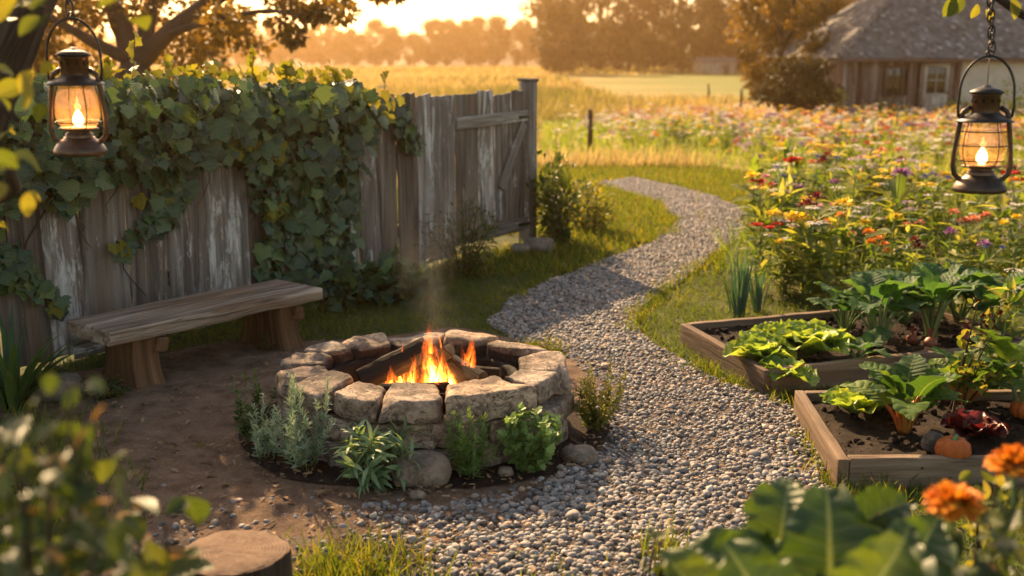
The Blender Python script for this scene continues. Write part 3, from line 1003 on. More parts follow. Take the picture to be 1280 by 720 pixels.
# ------------------------------------------------------------------ fire pit
pit = thing('fire_pit', 'round fire pit of stacked tan fieldstones with sooty inside', 'fire pit', (PC[0], PC[1], 0))
RX, RY = .655, .545
def ring_stones(name, n, rxm, rym, zc, hz, hr, a0, seed, jit=.25, gap=.96, soot=False):
    rg = np.random.default_rng(seed)
    wts = rg.uniform(1 - jit, 1 + jit, n); wts = wts / wts.sum() * 2 * math.pi
    a = a0
    for i in range(n):
        mid = a + wts[i] / 2; a += wts[i]
        cx, cy = math.cos(mid) * rxm, math.sin(mid) * rym
        tang = math.atan2(math.cos(mid) * rym, -math.sin(mid) * rxm)
        ln = wts[i] * math.hypot(math.sin(mid) * rxm, math.cos(mid) * rym) / 2 * gap
        h = hz * rg.uniform(.80, 1.12)
        hrr = hr * rg.uniform(.9, 1.12)
        t = rockT((ln, hrr, h), seed * 50 + i, .32, (14, 10, 8), .085, 8)
        # wedge shape: shorter on the inside
        V = t.V.copy(); V[:, 0] *= 1 + .22 * -(V[:, 1] / hrr) * 1.0
        W = V @ (rotz(tang) @ euler(rg.normal(0, .06), rg.normal(0, .05), 0)).T + np.array([cx, cy, zc + rg.uniform(-.008, .008)])
        rr = np.hypot(W[:, 0] / RX, W[:, 1] / RY)
        inner = np.clip((.84 - rr) / .10, 0, 1)
        low = np.clip(((zc + h * .75) - W[:, 2]) / (h * .5), 0, 1)
        tn = np.clip(inner * (.45 + .9 * low), 0, 1.2)
        mb = MB(); mb.raw(W, t.loops, t.sizes, t.lf, tn, 0)
        mb.build(name, MT['cap'], pit)
ring_stones('base_stone', 13, RX - .075, RY - .075, .045, .062, .085, .3, 3, .35, 1.02)
ring_stones('wall_stone', 12, RX - .085, RY - .085, .155, .062, .085, 1.1, 5, .35, 1.0)
ring_stones('cap_stone', 13, RX - .10, RY - .10, .283, .060, .110, -math.pi / 2 - .24, 8, .36, .965)
a = np.linspace(0, 2 * math.pi, 65)
mb = MB(); t = lathe([(.9, .02), (.9, .27), (.94, .285), (.965, .285), (.965, .02)], 64); t.V = t.V * np.array([RX - .2, RY - .2, 1]); mb.add(t); mb.build('iron_liner', MT['liner'], pit)
mb = MB(); t = lathe([(0.001, .12), (.2, .125), (.5, .11), (.8, .09), (.98, .085)], 40); t.V = t.V * np.array([RX - .2, RY - .2, 1]); t.V[:, 2] += vnoise(t.V * 14, 3) * .015; mb.add(t); mb.build('ash_bed', MT['ash'], pit)
mb = MB()
for i in range(200):
    rr = abs(random.gauss(0, .12)); aa = random.uniform(0, 6.28)
    t = rockT((.018, .014, .012), 900 + i % 8, .4, (3, 3, 2), .08, 3)
    mb.add(t, rand_rot(1)[0] * random.uniform(.7, 1.8), (PC[0] + math.cos(aa) * rr * 1.2 + .01, PC[1] + math.sin(aa) * rr - .03, .135 + random.uniform(-.01, .02)))
tag(mb.build('embers', MT['ember']), 'glowing orange embers under the burning logs', 'embers', kind='stuff')

def log(a, b, r, label, seed, split=False, mats=('log', 'cut')):
    a, b = np.asarray(a, float), np.asarray(b, float)
    o = thing('log', label, 'log', (*((a + b) / 2)[:2], min(a[2], b[2])), 0, 'logs burning in the fire pit')
    org = np.array(o.location)
    L = np.linalg.norm(b - a); n = 16; m = 12
    d = (b - a) / L
    x = unit(np.cross(d, [0, 0, 1])); y = np.cross(x, d)
    t = np.linspace(0, 1, m)
    an = np.linspace(0, 2 * math.pi, n, endpoint=False)
    V, lf = [], []
    for tt in t:
        c = a + (b - a) * tt - org
        for q in an:
            rr = r * (1 + .10 * math.sin(3 * q + seed) + .05 * math.sin(7 * q + seed * 2))
            cx, cy = math.cos(q) * rr, math.sin(q) * rr
            if split: cy = min(cy, r * .15 + .3 * abs(cx) * 0); cx *= .95
            V.append(c + x * cx + y * cy); lf.append((cx + seed, tt * L, cy))
    V = np.array(V); V = V + vn3(V * 22, seed) * r * .08 + vn3(V * 60, seed + 2) * r * .05
    F = [[i * n + j, i * n + (j + 1) % n, (i + 1) * n + (j + 1) % n, (i + 1) * n + j] for i in range(m - 1) for j in range(n)]
    mi = [1 if split and 0 < j < 8 else 0 for i in range(m - 1) for j in range(n)]
    mb = MB(); tp = T(V, F, lf); mb.raw(tp.V, tp.loops, tp.sizes, tp.lf, np.full(len(V), .5), np.array(mi))
    mb.build('bark', [MT[mats[0]], MT[mats[1]]], o)
    for e in (0, m - 1):
        mb = MB()
        rim = V[e * n:(e + 1) * n]; c = rim.mean(0)
        ext = d * (.002 if e else -.002)
        W = np.vstack([rim + ext, (rim - c) * .5 + c + ext * 2, [c + ext * 2.5]])
        FF = [[j, (j + 1) % n, n + (j + 1) % n, n + j] for j in range(n)] + [[n + j, n + (j + 1) % n, 2 * n] for j in range(n)]
        if not e: FF = [f[::-1] for f in FF]
        W2 = np.column_stack([(W - c) @ x * 1.0, np.linalg.norm(W - c, axis=1) * .3, (W - c) @ y])
        mb.add(T(W, FF, W2), tint=.5, off=np.array([seed * 2., 0, 0])); mb.build('cut_end', MT[mats[1] if e else mats[0]], o)
    return o
log(P(452, 478, 4.95), P(534, 436, 5.02), .056, 'charred log leaning up from the left side of the fire', 2)
log(P(497, 482, 5.12), P(560, 432, 4.98), .048, 'split log standing steepest behind the tallest flame, pale wood showing', 5, True, ('log', 'cut'))
log(P(548, 448, 5.1), P(602, 478, 4.86), .047, 'short log sloping down to the right with its sawn end showing', 9)
log(P(478, 488, 4.78), P(560, 486, 4.9), .034, 'thin blackened log lying flat in the embers at the front', 12)
log(P(520, 462, 5.2), P(625, 470, 5.12), .036, 'dark log lying across the back of the fire', 15)

# flames: thin curling sheets
def ribbonT(seed):
    rg = np.random.default_rng(seed)
    m, k = 13, 4
    V, lf = [], []
    ph, tw = rg.uniform(0, 6.28), rg.normal(0, .9)
    for j in range(m + 1):
        v = j / m
        wv = (.13 * (1 - v) ** .8 * (.5 + 1.6 * v * (1 - v) * 2) + .004) * 1.3
        cx = .06 * v * math.sin(ph + 5 * v) + .05 * v * math.sin(2 * ph + 9 * v) * .6
        cyy = .05 * v * math.cos(ph * 1.7 + 5.5 * v)
        an = tw * v + .2 * math.sin(ph + 4 * v)
        for i in range(k + 1):
            u = i / k * 2 - 1
            V.append((cx + u * wv * math.cos(an), cyy + u * wv * math.sin(an) + .025 * (1 - u * u) * math.sin(ph + 3 * v), v))
            lf.append((u, v, 0))
    F = [[j * (k + 1) + i, j * (k + 1) + i + 1, (j + 1) * (k + 1) + i + 1, (j + 1) * (k + 1) + i] for j in range(m) for i in range(k)]
    return T(V, F, lf)
fb = P(541, 488, 4.92)
fl = thing('flames', 'bright orange flames licking up between the logs', 'fire', (fb[0], fb[1], .13))
rg = np.random.default_rng(5)
mb = MB()
for i in range(76):
    big = i < 18
    rr = abs(rg.normal(0, .08 if big else .15)); aa = rg.uniform(0, 6.28)
    rr = min(rr, .15); h = rg.uniform(.21, .40) if big else rg.uniform(.08, .22)
    mb.add(ribbonT(i), rotz(rg.uniform(0, 6.28)) * np.array([h * 1.25, h * 1.25, h * 1.12]), (math.cos(aa) * rr * 1.5, .03 + math.sin(aa) * rr * .55, rg.uniform(-.01, .02)))
mb.build('flame_tongues', MT['flame'], fl)
fl_l = bpy.data.lights.new('fire_light', 'POINT'); fl_l.energy = 3.2; fl_l.color = (1, .42, .12); fl_l.shadow_soft_size = .08
o = bpy.data.objects.new('fire_light', fl_l); COL.objects.link(o); o.parent = fl; o.location = (0, 0, .17)

# ------------------------------------------------------------------ lanterns
LH = .345
def lantern(label, foot, lean=0., rz=0., body='steel', guard=True):
    o = thing('lantern', label, 'lantern', foot, rz, 'hurricane lanterns hanging from branches')
    o.rotation_euler = (lean, lean * .6, rz)
    def part(name, prof, mat, par=o, n=36):
        mb = MB(); t = lathe(prof, n); t.V = t.V * LH; t.lf = t.V.copy(); mb.add(t); return mb.build(name, mat, par)
    part('fuel_base', [(0.001, 0), (.225, 0), (.242, .012), (.242, .04), (.225, .075), (.19, .125), (.145, .15), (.14, .165), (.001, .17)], MT[body])
    part('burner', [(.125, .155), (.125, .2), (.10, .215), (.11, .235), (.175, .24), (.178, .252), (.05, .262), (.001, .262)], MT['steel'])
    part('glass_globe', [(.15, .252), (.185, .30), (.203, .37), (.205, .44), (.19, .54), (.165, .62), (.155, .665)], MT['glass'])
    h = part('hood', [(.15, .655), (.258, .66), (.261, .668), (.21, .695), (.15, .73), (.13, .745), (.13, .75)], MT['dkmetal'])
    part('vent_neck', [(.125, .74), (.125, .90), (.135, .905), (.135, .915), (.001, .92)], MT['steel'])
    part('top_cap', [(.135, .918), (.155, .925), (.15, .945), (.10, .97), (.045, .985), (.03, 1.0), (.001, 1.003)], MT['dkmetal'])
    mb = MB()
    for k in range(10):
        aa = k * 6.283 / 10
        mb.add(rbox((.012 * LH, .004 * LH, .016 * LH), .001, (1, 1, 1)), rotz(aa + 1.5708), (math.cos(aa) * .126 * LH, math.sin(aa) * .126 * LH, .855 * LH))
    mb.build('vent_holes', MT['liner'], o)
    for sx in (-1, 1):
        mb = MB()
        pts = np.array([(.13, 0, .10), (.20, 0, .13), (.235, 0, .17), (.25, 0, .24), (.247, 0, .34), (.238, 0, .45), (.226, 0, .56), (.215, 0, .64), (.21, 0, .70), (.19, 0, .755), (.125, 0, .80)]) * LH
        pts[:, 0] *= sx
        tube(mb, pts, .024 * LH, 10); mb.build('side_tube', MT[body], o)
    mb = MB()
    for zz, rr in (((.30, .198), (.44, .218), (.57, .198)) if guard else ((.31, .203),)):
        aa = np.linspace(0, 2 * math.pi, 33)
        tube(mb, np.column_stack([np.cos(aa) * rr, np.sin(aa) * rr, np.full(33, zz)]) * LH, .0055 * LH, 5, cap=False)
    for k in range(4):
        aa = k * 1.5708 + .55
        pr = np.array([(.17, .25), (.20, .30), (.218, .37), (.22, .44), (.205, .54), (.182, .62), (.172, .66)])
        tube(mb, np.column_stack([np.cos(aa) * pr[:, 0], np.sin(aa) * pr[:, 0], pr[:, 1]]) * LH, .0055 * LH, 5)
    mb.build('wire_guard', MT['dkmetal'], o)
    mb = MB()
    aa = np.linspace(0, math.pi, 25)
    pts = np.column_stack([np.cos(aa) * .238, np.zeros(25), .92 + np.sin(aa) * .345])
    pts = np.vstack([[(.232, 0, .70), (.245, 0, .80)], pts, [(-.245, 0, .80), (-.232, 0, .70)]]) * LH
    tube(mb, pts, .0125 * LH, 7)
    aa = np.linspace(0, 6.283, 17)
    tube(mb, np.column_stack([np.cos(aa) * .03, np.zeros(17), 1.285 + np.sin(aa) * .03]) * LH, .009 * LH, 6, cap=False)
    tube(mb, np.array([(0, 0, 1.0), (0, 0, 1.262)]) * LH, .004 * LH, 5)
    mb.build('handle', MT['dkmetal'], o)
    part('flame', [(.001, .258), (.030, .272), (.050, .305), (.052, .335), (.036, .38), (.014, .415), (.001, .43)], MT['wick'], n=14)
    ld = bpy.data.lights.new('lamp_light', 'POINT'); ld.energy = .2; ld.color = (1, .40, .09); ld.shadow_soft_size = .018
    lo = bpy.data.objects.new('lamp_light', ld); COL.objects.link(lo); lo.parent = o; lo.location = (0, 0, .36 * LH)
    return o
LD = 3.62
lf_foot = P(101, 193, LD); rt_foot = P(1224, 240, LD - .02)
lantern('aged copper lantern glowing before the ivy at the old tree', lf_foot, R(1.5), R(10), 'steel', False)
lantern('dark bronze lantern glowing on a long chain above the vegetable beds', rt_foot, R(-1), R(-15), 'bronze')
def chain(label, p0, p1, link=.042):
    d = p1 - p0; L = np.linalg.norm(d)
    n = max(2, int(L / (link * .72)))
    o = thing('chain', label, 'chain', p0)
    mb = MB()
    for i in range(n):
        c = d * (i + .5) / n
        aa = np.linspace(0, 6.283, 19)
        w_ = .011
        pts = np.column_stack([np.cos(aa) * w_, np.zeros(19), np.sin(aa) * (L / n * .72)])
        if i % 2: pts = pts[:, [1, 0, 2]]
        tube(mb, pts + c, .0034, 6, cap=False)
    mb.build('links', MT['dkmetal'], o)
top = lf_foot + np.array([0.003, 0, 1.30 * LH]); chain('short dark chain holding the copper lantern under the leaning trunk', top, top + np.array([-.02, .02, .24]), .05)
LHOOK = top + np.array([-.02, .02, .24])
top = rt_foot + np.array([0.0, 0, 1.30 * LH]); RHOOK = P(1238, -14, LD - .02); chain('long dark link chain holding the bronze lantern', top, RHOOK)

# ------------------------------------------------------------------ orchard trees whose limbs hold the lanterns
LF1 = leafT(1, 4, .55, droop=.2)
LF2 = leafT(1, 3, .42, droop=.15)
OVAL = leafT(2, 6, .62, droop=.25, fold=.2)
def leaf_on(mb, pts, n, size, t, rg, spread=.06, tr=(0, 1), down=.4, mi=0):
    pts = np.asarray(pts, float)
    f = rg.uniform(0, len(pts) - 1.001, n); i = f.astype(int)
    p = pts[i] + (pts[i + 1] - pts[i]) * (f - i)[:, None]
    d = rg.normal(0, 1, (n, 3)); d[:, 2] -= down
    mb.inst(t, basis(d, rg.normal(0, .6, (n, 3)) + [0, 0, .7], rg.uniform(.65, 1.2, n) * size), p + rg.normal(0, spread, (n, 3)), rg.uniform(*tr, n), mi)
ot = thing('orchard_tree', 'old leaning tree with rough dark trunk and backlit yellow leaves beside the copper lantern', 'tree', (-1.98, 2.75, 0))
org = np.array(ot.location)
mb = MB()
a_ = P(-80, 280, 2.85); b_ = P(-30, 150, 2.85); c_ = P(38, 0, 2.9); d_ = P(84, -90, 3.1)
tp = np.array([(-1.98, 2.75, -.05), (-1.93, 2.75, .4), (-1.78, 2.78, .9), a_, b_, c_, d_, P(300, -230, 3.3)])
t5 = np.linspace(0, len(tp) - 1, 26)
sm = np.column_stack([np.interp(t5, range(len(tp)), tp[:, k]) for k in range(3)])
sm[1:-1] = (sm[:-2] + 2 * sm[1:-1] + sm[2:]) / 4
tube(mb, sm - org, np.linspace(.10, .05, 26), 12, .5, wob=.02, seed=3)
brs = [[c_, LHOOK + [-.05, -.05, .05], LHOOK + [0, 0, .012], LHOOK + [.3, .2, .1]], [b_, P(-40, 20, 3.0), P(-120, -80, 3.2)], [b_, P(-5, 120, 2.7), P(22, 150, 2.5)], [a_, P(20, 235, 2.7), P(5, 190, 2.5)], [c_, P(60, -80, 2.7), P(0, -150, 2.6)], [a_, P(-30, 190, 2.6), P(10, 200, 2.55)]]
for i, b in enumerate(brs):
    tube(mb, np.array(b) - org, np.linspace(.026, .007, len(b)) if i != 0 else np.linspace(.03, .012, len(b)), 8, .4, wob=.004, seed=20 + i)
mb.build('trunk', MT['bark'], ot)
mb = MB(); rg = np.random.default_rng(33)
for i, b in enumerate(brs):
    leaf_on(mb, np.array(b) - org, (1, 10, 6, 3, 10, 4)[i], .058, OVAL, rg, .05)
for (px, py, D, n_) in [(8, 20, 2.1, 6), (-5, 80, 2.1, 4), (-10, 60, 3.3, 12), (30, 165, 2.0, 2), (6, 196, 1.95, 3), (130, 4, 2.2, 2), (-8, 245, 2.0, 2), (-50, 120, 2.3, 10), (-20, 20, 2.6, 10)]:
    c = P(px, py, D) - org
    leaf_on(mb, [c, c + [.02, .05, .03]], n_, .07, OVAL, rg, .05)
mb.build('crown', MT['appl'], ot)

rt = thing('orchard_tree', 'tree reaching one bare brown limb over the vegetable beds to hold the bronze lantern', 'tree', (3.0, 3.9, 0))
org = np.array(rt.location); mb = MB()
tube(mb, [(0, 0, -.05), (.02, 0, .6), (-.02, .03, 1.3), (.03, 0, 2.0), (.1, .1, 3.0)], [.12, .10, .09, .08, .05], 12, .5, wob=.015, seed=8)
lim = np.array([(3.0, 3.9, 1.55), P(1420, 40, 3.65), P(1320, 32, 3.6), P(1278, 18, 3.6), P(1245, -4, 3.6), RHOOK + [0, 0, .012], P(1205, -45, 3.6)]) 
tube(mb, lim - org, [.035, .024, .016, .014, .013, .012, .006], 8, .9, wob=.003, seed=4)
tube(mb, [(0.03, 0, 2.0), (-.4, .1, 2.5), (-.7, .2, 2.9)], [.04, .025, .01], 8, .5, seed=7)
mb.build('trunk', MT['bark'], rt)
mb = MB(); rg = np.random.default_rng(41)
for (px, py, dx, dy, sz, tn) in [(1203, -8, -.5, -.85, .085, .25), (1192, -6, -.25, -1, .075, .35), (1232, 12, .5, -.7, .06, .9), (1222, 5, -.2, -1, .05, .7), (1265, -2, .2, -.8, .07, .6)]:
    p = P(px, py, 3.58) - org
    mb.inst(OVAL, basis(np.array([[dx, rg.normal(0, .2), dy]]), np.array([[.2, -1, .3]]), np.array([sz])), p[None], np.array([tn]))
leaf_on(mb, np.array([(-.7, .2, 2.9), (-.4, .1, 2.5), (0, 0, 2.8), (.2, .1, 3.1)]), 150, .08, OVAL, rg, .2)
mb.build('crown', MT['appl'], rt)

# ------------------------------------------------------------------ raised beds
def bed_frame(label, corners, zt, soil_z, seed, skip=()):
    """corners: top outline, in order; zt: board top"""
    c0 = np.array(corners).mean(0)
    o = thing('raised_bed', label, 'raised bed', (c0[0], c0[1], 0))
    n = len(corners)
    for i in range(n):
        a, b = np.array(corners[i]), np.array(corners[(i + 1) % n])
        d = b - a; L = np.linalg.norm(d); d /= L
        inw = np.array([-d[1], d[0]])
        if (c0 - a) @ inw < 0: inw = -inw
        th = .045
        e0 = 0.0 if i % 2 == 0 else th + .003
        e1 = 0.0 if i % 2 == 0 else th + .003
        hl = (L - e0 - e1) / 2
        t = rbox((hl, th / 2, (zt + .03) / 2), .005, (16, 1, 3), along=0)
        V = t.V.copy(); V += vn3(V * np.array([3, 3, 12]), seed + i) * .004
        V[:, 2] += np.where(V[:, 2] > 0, vnoise(V * 8, seed + i + 3) * .003, 0)
        t.V = V
        m = (a + b) / 2 + inw * th / 2 + d * (e0 - e1) / 2
        mb = MB(); mb.add(t, rotz(math.atan2(d[1], d[0])), (m[0] - c0[0], m[1] - c0[1], (zt - .03) / 2), .45 + .1 * (i % 3), 0, np.array([seed * 3. + i, i, 2]))
        mb.build('board', MT['bed'], o)
    pg = np.array(corners); ins = c0 + (pg - c0) * .975
    lo, hi = ins.min(0), ins.max(0)
    gx, gy = np.meshgrid(np.arange(lo[0], hi[0], .035), np.arange(lo[1], hi[1], .035))
    q = np.column_stack([gx.ravel(), gy.ravel()]); q = q[inpoly(q[:, 0], q[:, 1], ins)]
    r = delaunay_2d_cdt([Vector(p) for p in ins] + [Vector(p) for p in q], [], [list(range(n))], 1, 1e-6)
    v2 = np.array([[v.x, v.y] for v in r[0]])
    z = soil_z + vnoise(v2 * 6, seed) * .016 + vnoise(v2 * 21, seed + 2) * .009 + vnoise(v2 * 47, seed + 4) * .004
    mb = MB(); mb.add(T(np.column_stack([v2 - c0, z]), [list(f) for f in r[2]]))
    rg = np.random.default_rng(seed)
    cl = sample_poly(ins, 420, rg)
    for i in range(4):
        k = cl[i::4]; t = pebT(700 + i, ICO2)
        mb.inst(t, rand_rot(len(k), rg) * (rg.uniform(.006, .022, len(k)) ** 1.0)[:, None, None], np.column_stack([k - c0, np.full(len(k), soil_z + .004)]), rg.random(len(k)))
    mb.build('soil', MT['soil'], o)
    return o
ZT = .13
bA = at(850, 404, ZT)[:2]; bB = at(955, 463, ZT)[:2]; bC = at(1246, 432, ZT)[:2]
bdir = unit(bC - bB)
REAR = [bA, bB, bB + bdir * 1.75, bA + bdir * 1.75]
bed_frame('rear wooden raised bed of lettuce and beetroot, set at an angle to the path', REAR, ZT, .085, 5)
fE = at(1048, 574, ZT)[:2]; fD = at(993, 488, ZT)[:2]
FRONT = [fD, fE, fE + np.array([1.75, .03]), fD + np.array([1.75, .03])]
bed_frame('front wooden raised bed of chard and pumpkin with a sunlit side board', FRONT, ZT, .085, 9)

# ------------------------------------------------------------------ plants
def blades_plant(o, name, mat, n, L, wd, tilt, rg, arch=.5, base=.03, t=None):
    mb = MB()
    for i in range(n):
        az = rg.uniform(0, 6.28); tl = rg.uniform(*tilt); l = L * rg.uniform(.6, 1.1); wv = wd * rg.uniform(.7, 1.15)
        m = 8; t_ = np.linspace(0, 1, m + 1)
        ang_ = tl + arch * t_ ** 1.6 * rg.uniform(.5, 1.3)
        r = np.concatenate([[0], np.cumsum(np.sin(ang_[:-1]) * l / m)]); z = np.concatenate([[0], np.cumsum(np.cos(ang_[:-1]) * l / m)])
        c, s = math.cos(az), math.sin(az)
        r0 = rg.uniform(0, base)
        V, lf = [], []
        for j in range(m + 1):
            w_ = wv / 2 * (min(1, .55 + 1.6 * t_[j]) * (1 - t_[j] ** 2.2) + .02)
            for u in (-1, 0, 1):
                rr = r[j] + r0 + (-abs(u) * w_ * .35 * math.cos(ang_[j]))
                zz = z[j] + abs(u) * w_ * .35 * math.sin(ang_[j])
                V.append((c * rr - s * u * w_, s * rr + c * u * w_, zz)); lf.append((u, t_[j], 0))
        F = [[j * 3 + i_, j * 3 + i_ + 1, j * 3 + i_ + 4, j * 3 + i_ + 3] for j in range(m) for i_ in (0, 1)]
        mb.add(T(V, F, lf), tint=rg.random())
    return mb.build(name, mat, o)

def sprig_plant(name, label, cat, loc, nst, h, spread, t, ll, mat, smat, dens, seed, up=.6, whorl=3, bush=.0, smr=.0025, group=None, taper=.5):
    """upright stems clothed in small leaves"""
    rg = np.random.default_rng(seed)
    o = thing(name, label, cat, loc, 0, group)
    ms, ml = MB(), MB()
    for i in range(nst):
        az = rg.uniform(0, 6.28); r0 = rg.uniform(0, .3) * spread; r1 = spread * rg.uniform(.2, 1.05)
        hh = h * rg.uniform(.62, 1.05) * (1 - .25 * (r1 / spread) ** 2)
        c = np.array([math.cos(az), math.sin(az), 0])
        pts = curve3(c * r0, c * (r0 + r1) * .62 + [0, 0, hh * .45], c * r1 + [0, 0, hh], 9)
        pts[1:-1] += rg.normal(0, .006, (7, 3))
        tube(ms, pts, np.linspace(smr, smr * .4, 9), 5, rg.random())
        nl = int(dens * hh)
        f = np.sort(rg.uniform(.12, 1, nl)) * 8
        ii = np.clip(f.astype(int), 0, 7)
        p = pts[ii] + (pts[ii + 1] - pts[ii]) * (f - ii)[:, None]
        tg = unit(pts[ii + 1] - pts[ii])
        th = rg.uniform(0, 6.28, nl)
        sd = unit(np.cross(tg, [.3, .8, .1])); s2 = np.cross(tg, sd)
        out = sd * np.cos(th)[:, None] + s2 * np.sin(th)[:, None]
        d = unit(out + tg * up * rg.uniform(.5, 1.6, nl)[:, None])
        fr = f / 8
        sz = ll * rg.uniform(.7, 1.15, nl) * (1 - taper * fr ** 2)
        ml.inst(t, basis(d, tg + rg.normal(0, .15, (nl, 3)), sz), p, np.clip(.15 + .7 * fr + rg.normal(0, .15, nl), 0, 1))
    ms.build('stems', smat, o)
    ml.build('leaves', mat, o)
    return o
NEED = leafT(1, 2, .19, prof=lambda v: 1 - .75 * v ** 3, droop=.12, fold=.3)
LANCE = leafT(1, 5, .20, prof=lambda v: math.sin(math.pi * (v * .9 + .07)) ** .8, droop=.35, fold=.3)
SMALL = leafT(1, 3, .5, droop=.2, fold=.2)
LOBED = ivyT(77, .85)
def ground_at(px, py): return at(px, py)
def herb_xy(px, py): p = at(px, py); return (p[0], p[1], .01)
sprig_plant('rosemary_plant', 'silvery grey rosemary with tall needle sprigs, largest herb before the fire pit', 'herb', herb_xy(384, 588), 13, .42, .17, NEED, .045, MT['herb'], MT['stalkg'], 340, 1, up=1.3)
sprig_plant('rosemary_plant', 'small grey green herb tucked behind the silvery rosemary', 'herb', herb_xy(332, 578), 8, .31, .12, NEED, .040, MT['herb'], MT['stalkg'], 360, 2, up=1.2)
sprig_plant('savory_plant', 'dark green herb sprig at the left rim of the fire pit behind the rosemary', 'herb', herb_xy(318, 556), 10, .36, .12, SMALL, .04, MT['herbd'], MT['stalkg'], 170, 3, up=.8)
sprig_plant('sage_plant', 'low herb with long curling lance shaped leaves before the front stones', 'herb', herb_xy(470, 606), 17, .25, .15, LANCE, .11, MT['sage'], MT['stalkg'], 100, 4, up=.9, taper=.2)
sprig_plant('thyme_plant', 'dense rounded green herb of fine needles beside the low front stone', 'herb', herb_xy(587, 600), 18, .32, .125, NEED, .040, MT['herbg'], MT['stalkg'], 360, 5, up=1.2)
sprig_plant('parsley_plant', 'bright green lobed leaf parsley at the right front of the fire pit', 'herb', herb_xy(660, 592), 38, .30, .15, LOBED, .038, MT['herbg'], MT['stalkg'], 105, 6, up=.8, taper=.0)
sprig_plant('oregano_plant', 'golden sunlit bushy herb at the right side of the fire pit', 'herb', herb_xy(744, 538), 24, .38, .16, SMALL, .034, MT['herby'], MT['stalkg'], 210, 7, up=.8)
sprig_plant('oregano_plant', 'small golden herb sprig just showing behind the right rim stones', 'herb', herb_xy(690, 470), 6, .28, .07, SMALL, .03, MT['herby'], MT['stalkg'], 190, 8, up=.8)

def stone(label, px, py, h, seed, tint=.5, z=None, rz=0., name='stone', sink=.3):
    p = at(px, py)
    o = rockT(h, seed, .95, (10, 9, 8), .07, 5)
    mb = MB(); mb.add(T(o.V, [], o.lf)) if False else mb.raw(o.V @ rotz(rz).T + [0, 0, h[2] * (1 - sink)], o.loops, o.sizes, o.lf, np.full(len(o.V), tint), 0)
    ob = mb.build(name, MT['rock']); ob.location = (p[0], p[1], .012)
    return tag(ob, label, 'stone')
stone('rounded brown boulder lying at the foot of the fire pit between two herbs', 527, 606, (.125, .085, .075), 61, .55)
stone('low flat reddish stone at the right foot of the fire pit', 724, 580, (.075, .06, .045), 62, .35, sink=.5)
stone('small tan stone on the dark soil below the sage', 523, 626, (.032, .024, .017), 63, .9)
stone('small round brown stone on the soil right of the thyme', 632, 598, (.032, .028, .022), 64, .4)
stone('rough grey stone at the foot of the gate post', 672, 316, (.15, .1, .075), 65, .5)
stone('smaller stone lying left of the gate post foot', 650, 318, (.09, .07, .05), 66, .8)
stone('dark half buried stone on the dirt under the left bench leg', 68, 500, (.16, .10, .07), 67, .2)

# lettuce and broad leaved crops
FRILL = [leafT(4, 9, .95, prof=lambda v: max(.16, math.sin(math.pi * min(1, v * .86 + .02)) ** .7) if v < .97 else .35, ruffle=.13, rf=2.4 + .3 * s, droop=.3, cup=.35, seed=s) for s in range(4)]
BROAD = [leafT(4, 12, .86, prof=lambda v: max(.12, math.sin(math.pi * (v ** .8 * .90 + .07)) ** .6), ruffle=.085, rf=1.9 + .3 * s, droop=.42 + .12 * s, cup=-.2, fold=.22, seed=s * 2.3) for s in range(4)]
def rosette(o, name, mat, n, L, tilt, rg, tmpl, origin=(0, 0, 0), sz=(.6, 1.1), tr=(0, 1)):
    mb = MB()
    for i in range(n):
        az = i * 2.4 + rg.uniform(-.3, .3); f = i / n
        tl = tilt[0] + (tilt[1] - tilt[0]) * f + rg.normal(0, .1)
        c = np.array([math.cos(az), math.sin(az), 0.])
        d = c * math.sin(tl) + np.array([0, 0, math.cos(tl)])
        nrm = -c * math.cos(tl) + np.array([0, 0, math.sin(tl)])
        sc = L * (sz[0] + (sz[1] - sz[0]) * f) * rg.uniform(.85, 1.12)
        mb.inst(tmpl[i % len(tmpl)], basis(d[None], nrm[None], np.array([sc])), (np.array(origin) + c * .015)[None], np.array([np.clip(rg.uniform(*tr), 0, 1)]))
    return mb.build(name, mat, o)
def bed_xy(px, py, z=.088): p = at(px, py, z); return (p[0], p[1], z)
def lettuce(label, loc, L, n, seed, mat='let', name='lettuce', tilt=(.1, 1.05)):
    o = thing(name, label, 'lettuce', loc); rg = np.random.default_rng(seed)
    rosette(o, 'leaves', MT[mat], n, L, tilt, rg, FRILL)
    return o
lettuce('frilly pale green lettuce head at the path end of the rear bed', bed_xy(950, 452), .20, 28, 1)
lettuce('big pale green lettuce head in the middle of the rear bed front row', bed_xy(1010, 444), .24, 36, 2)
lettuce('flat outer lettuce spreading over the rear bed soil by the front board', bed_xy(985, 468), .15, 11, 3, tilt=(.7, 1.45))
lettuce('small green lettuce sprouting behind the pale lettuce heads', bed_xy(968, 424), .13, 10, 4)

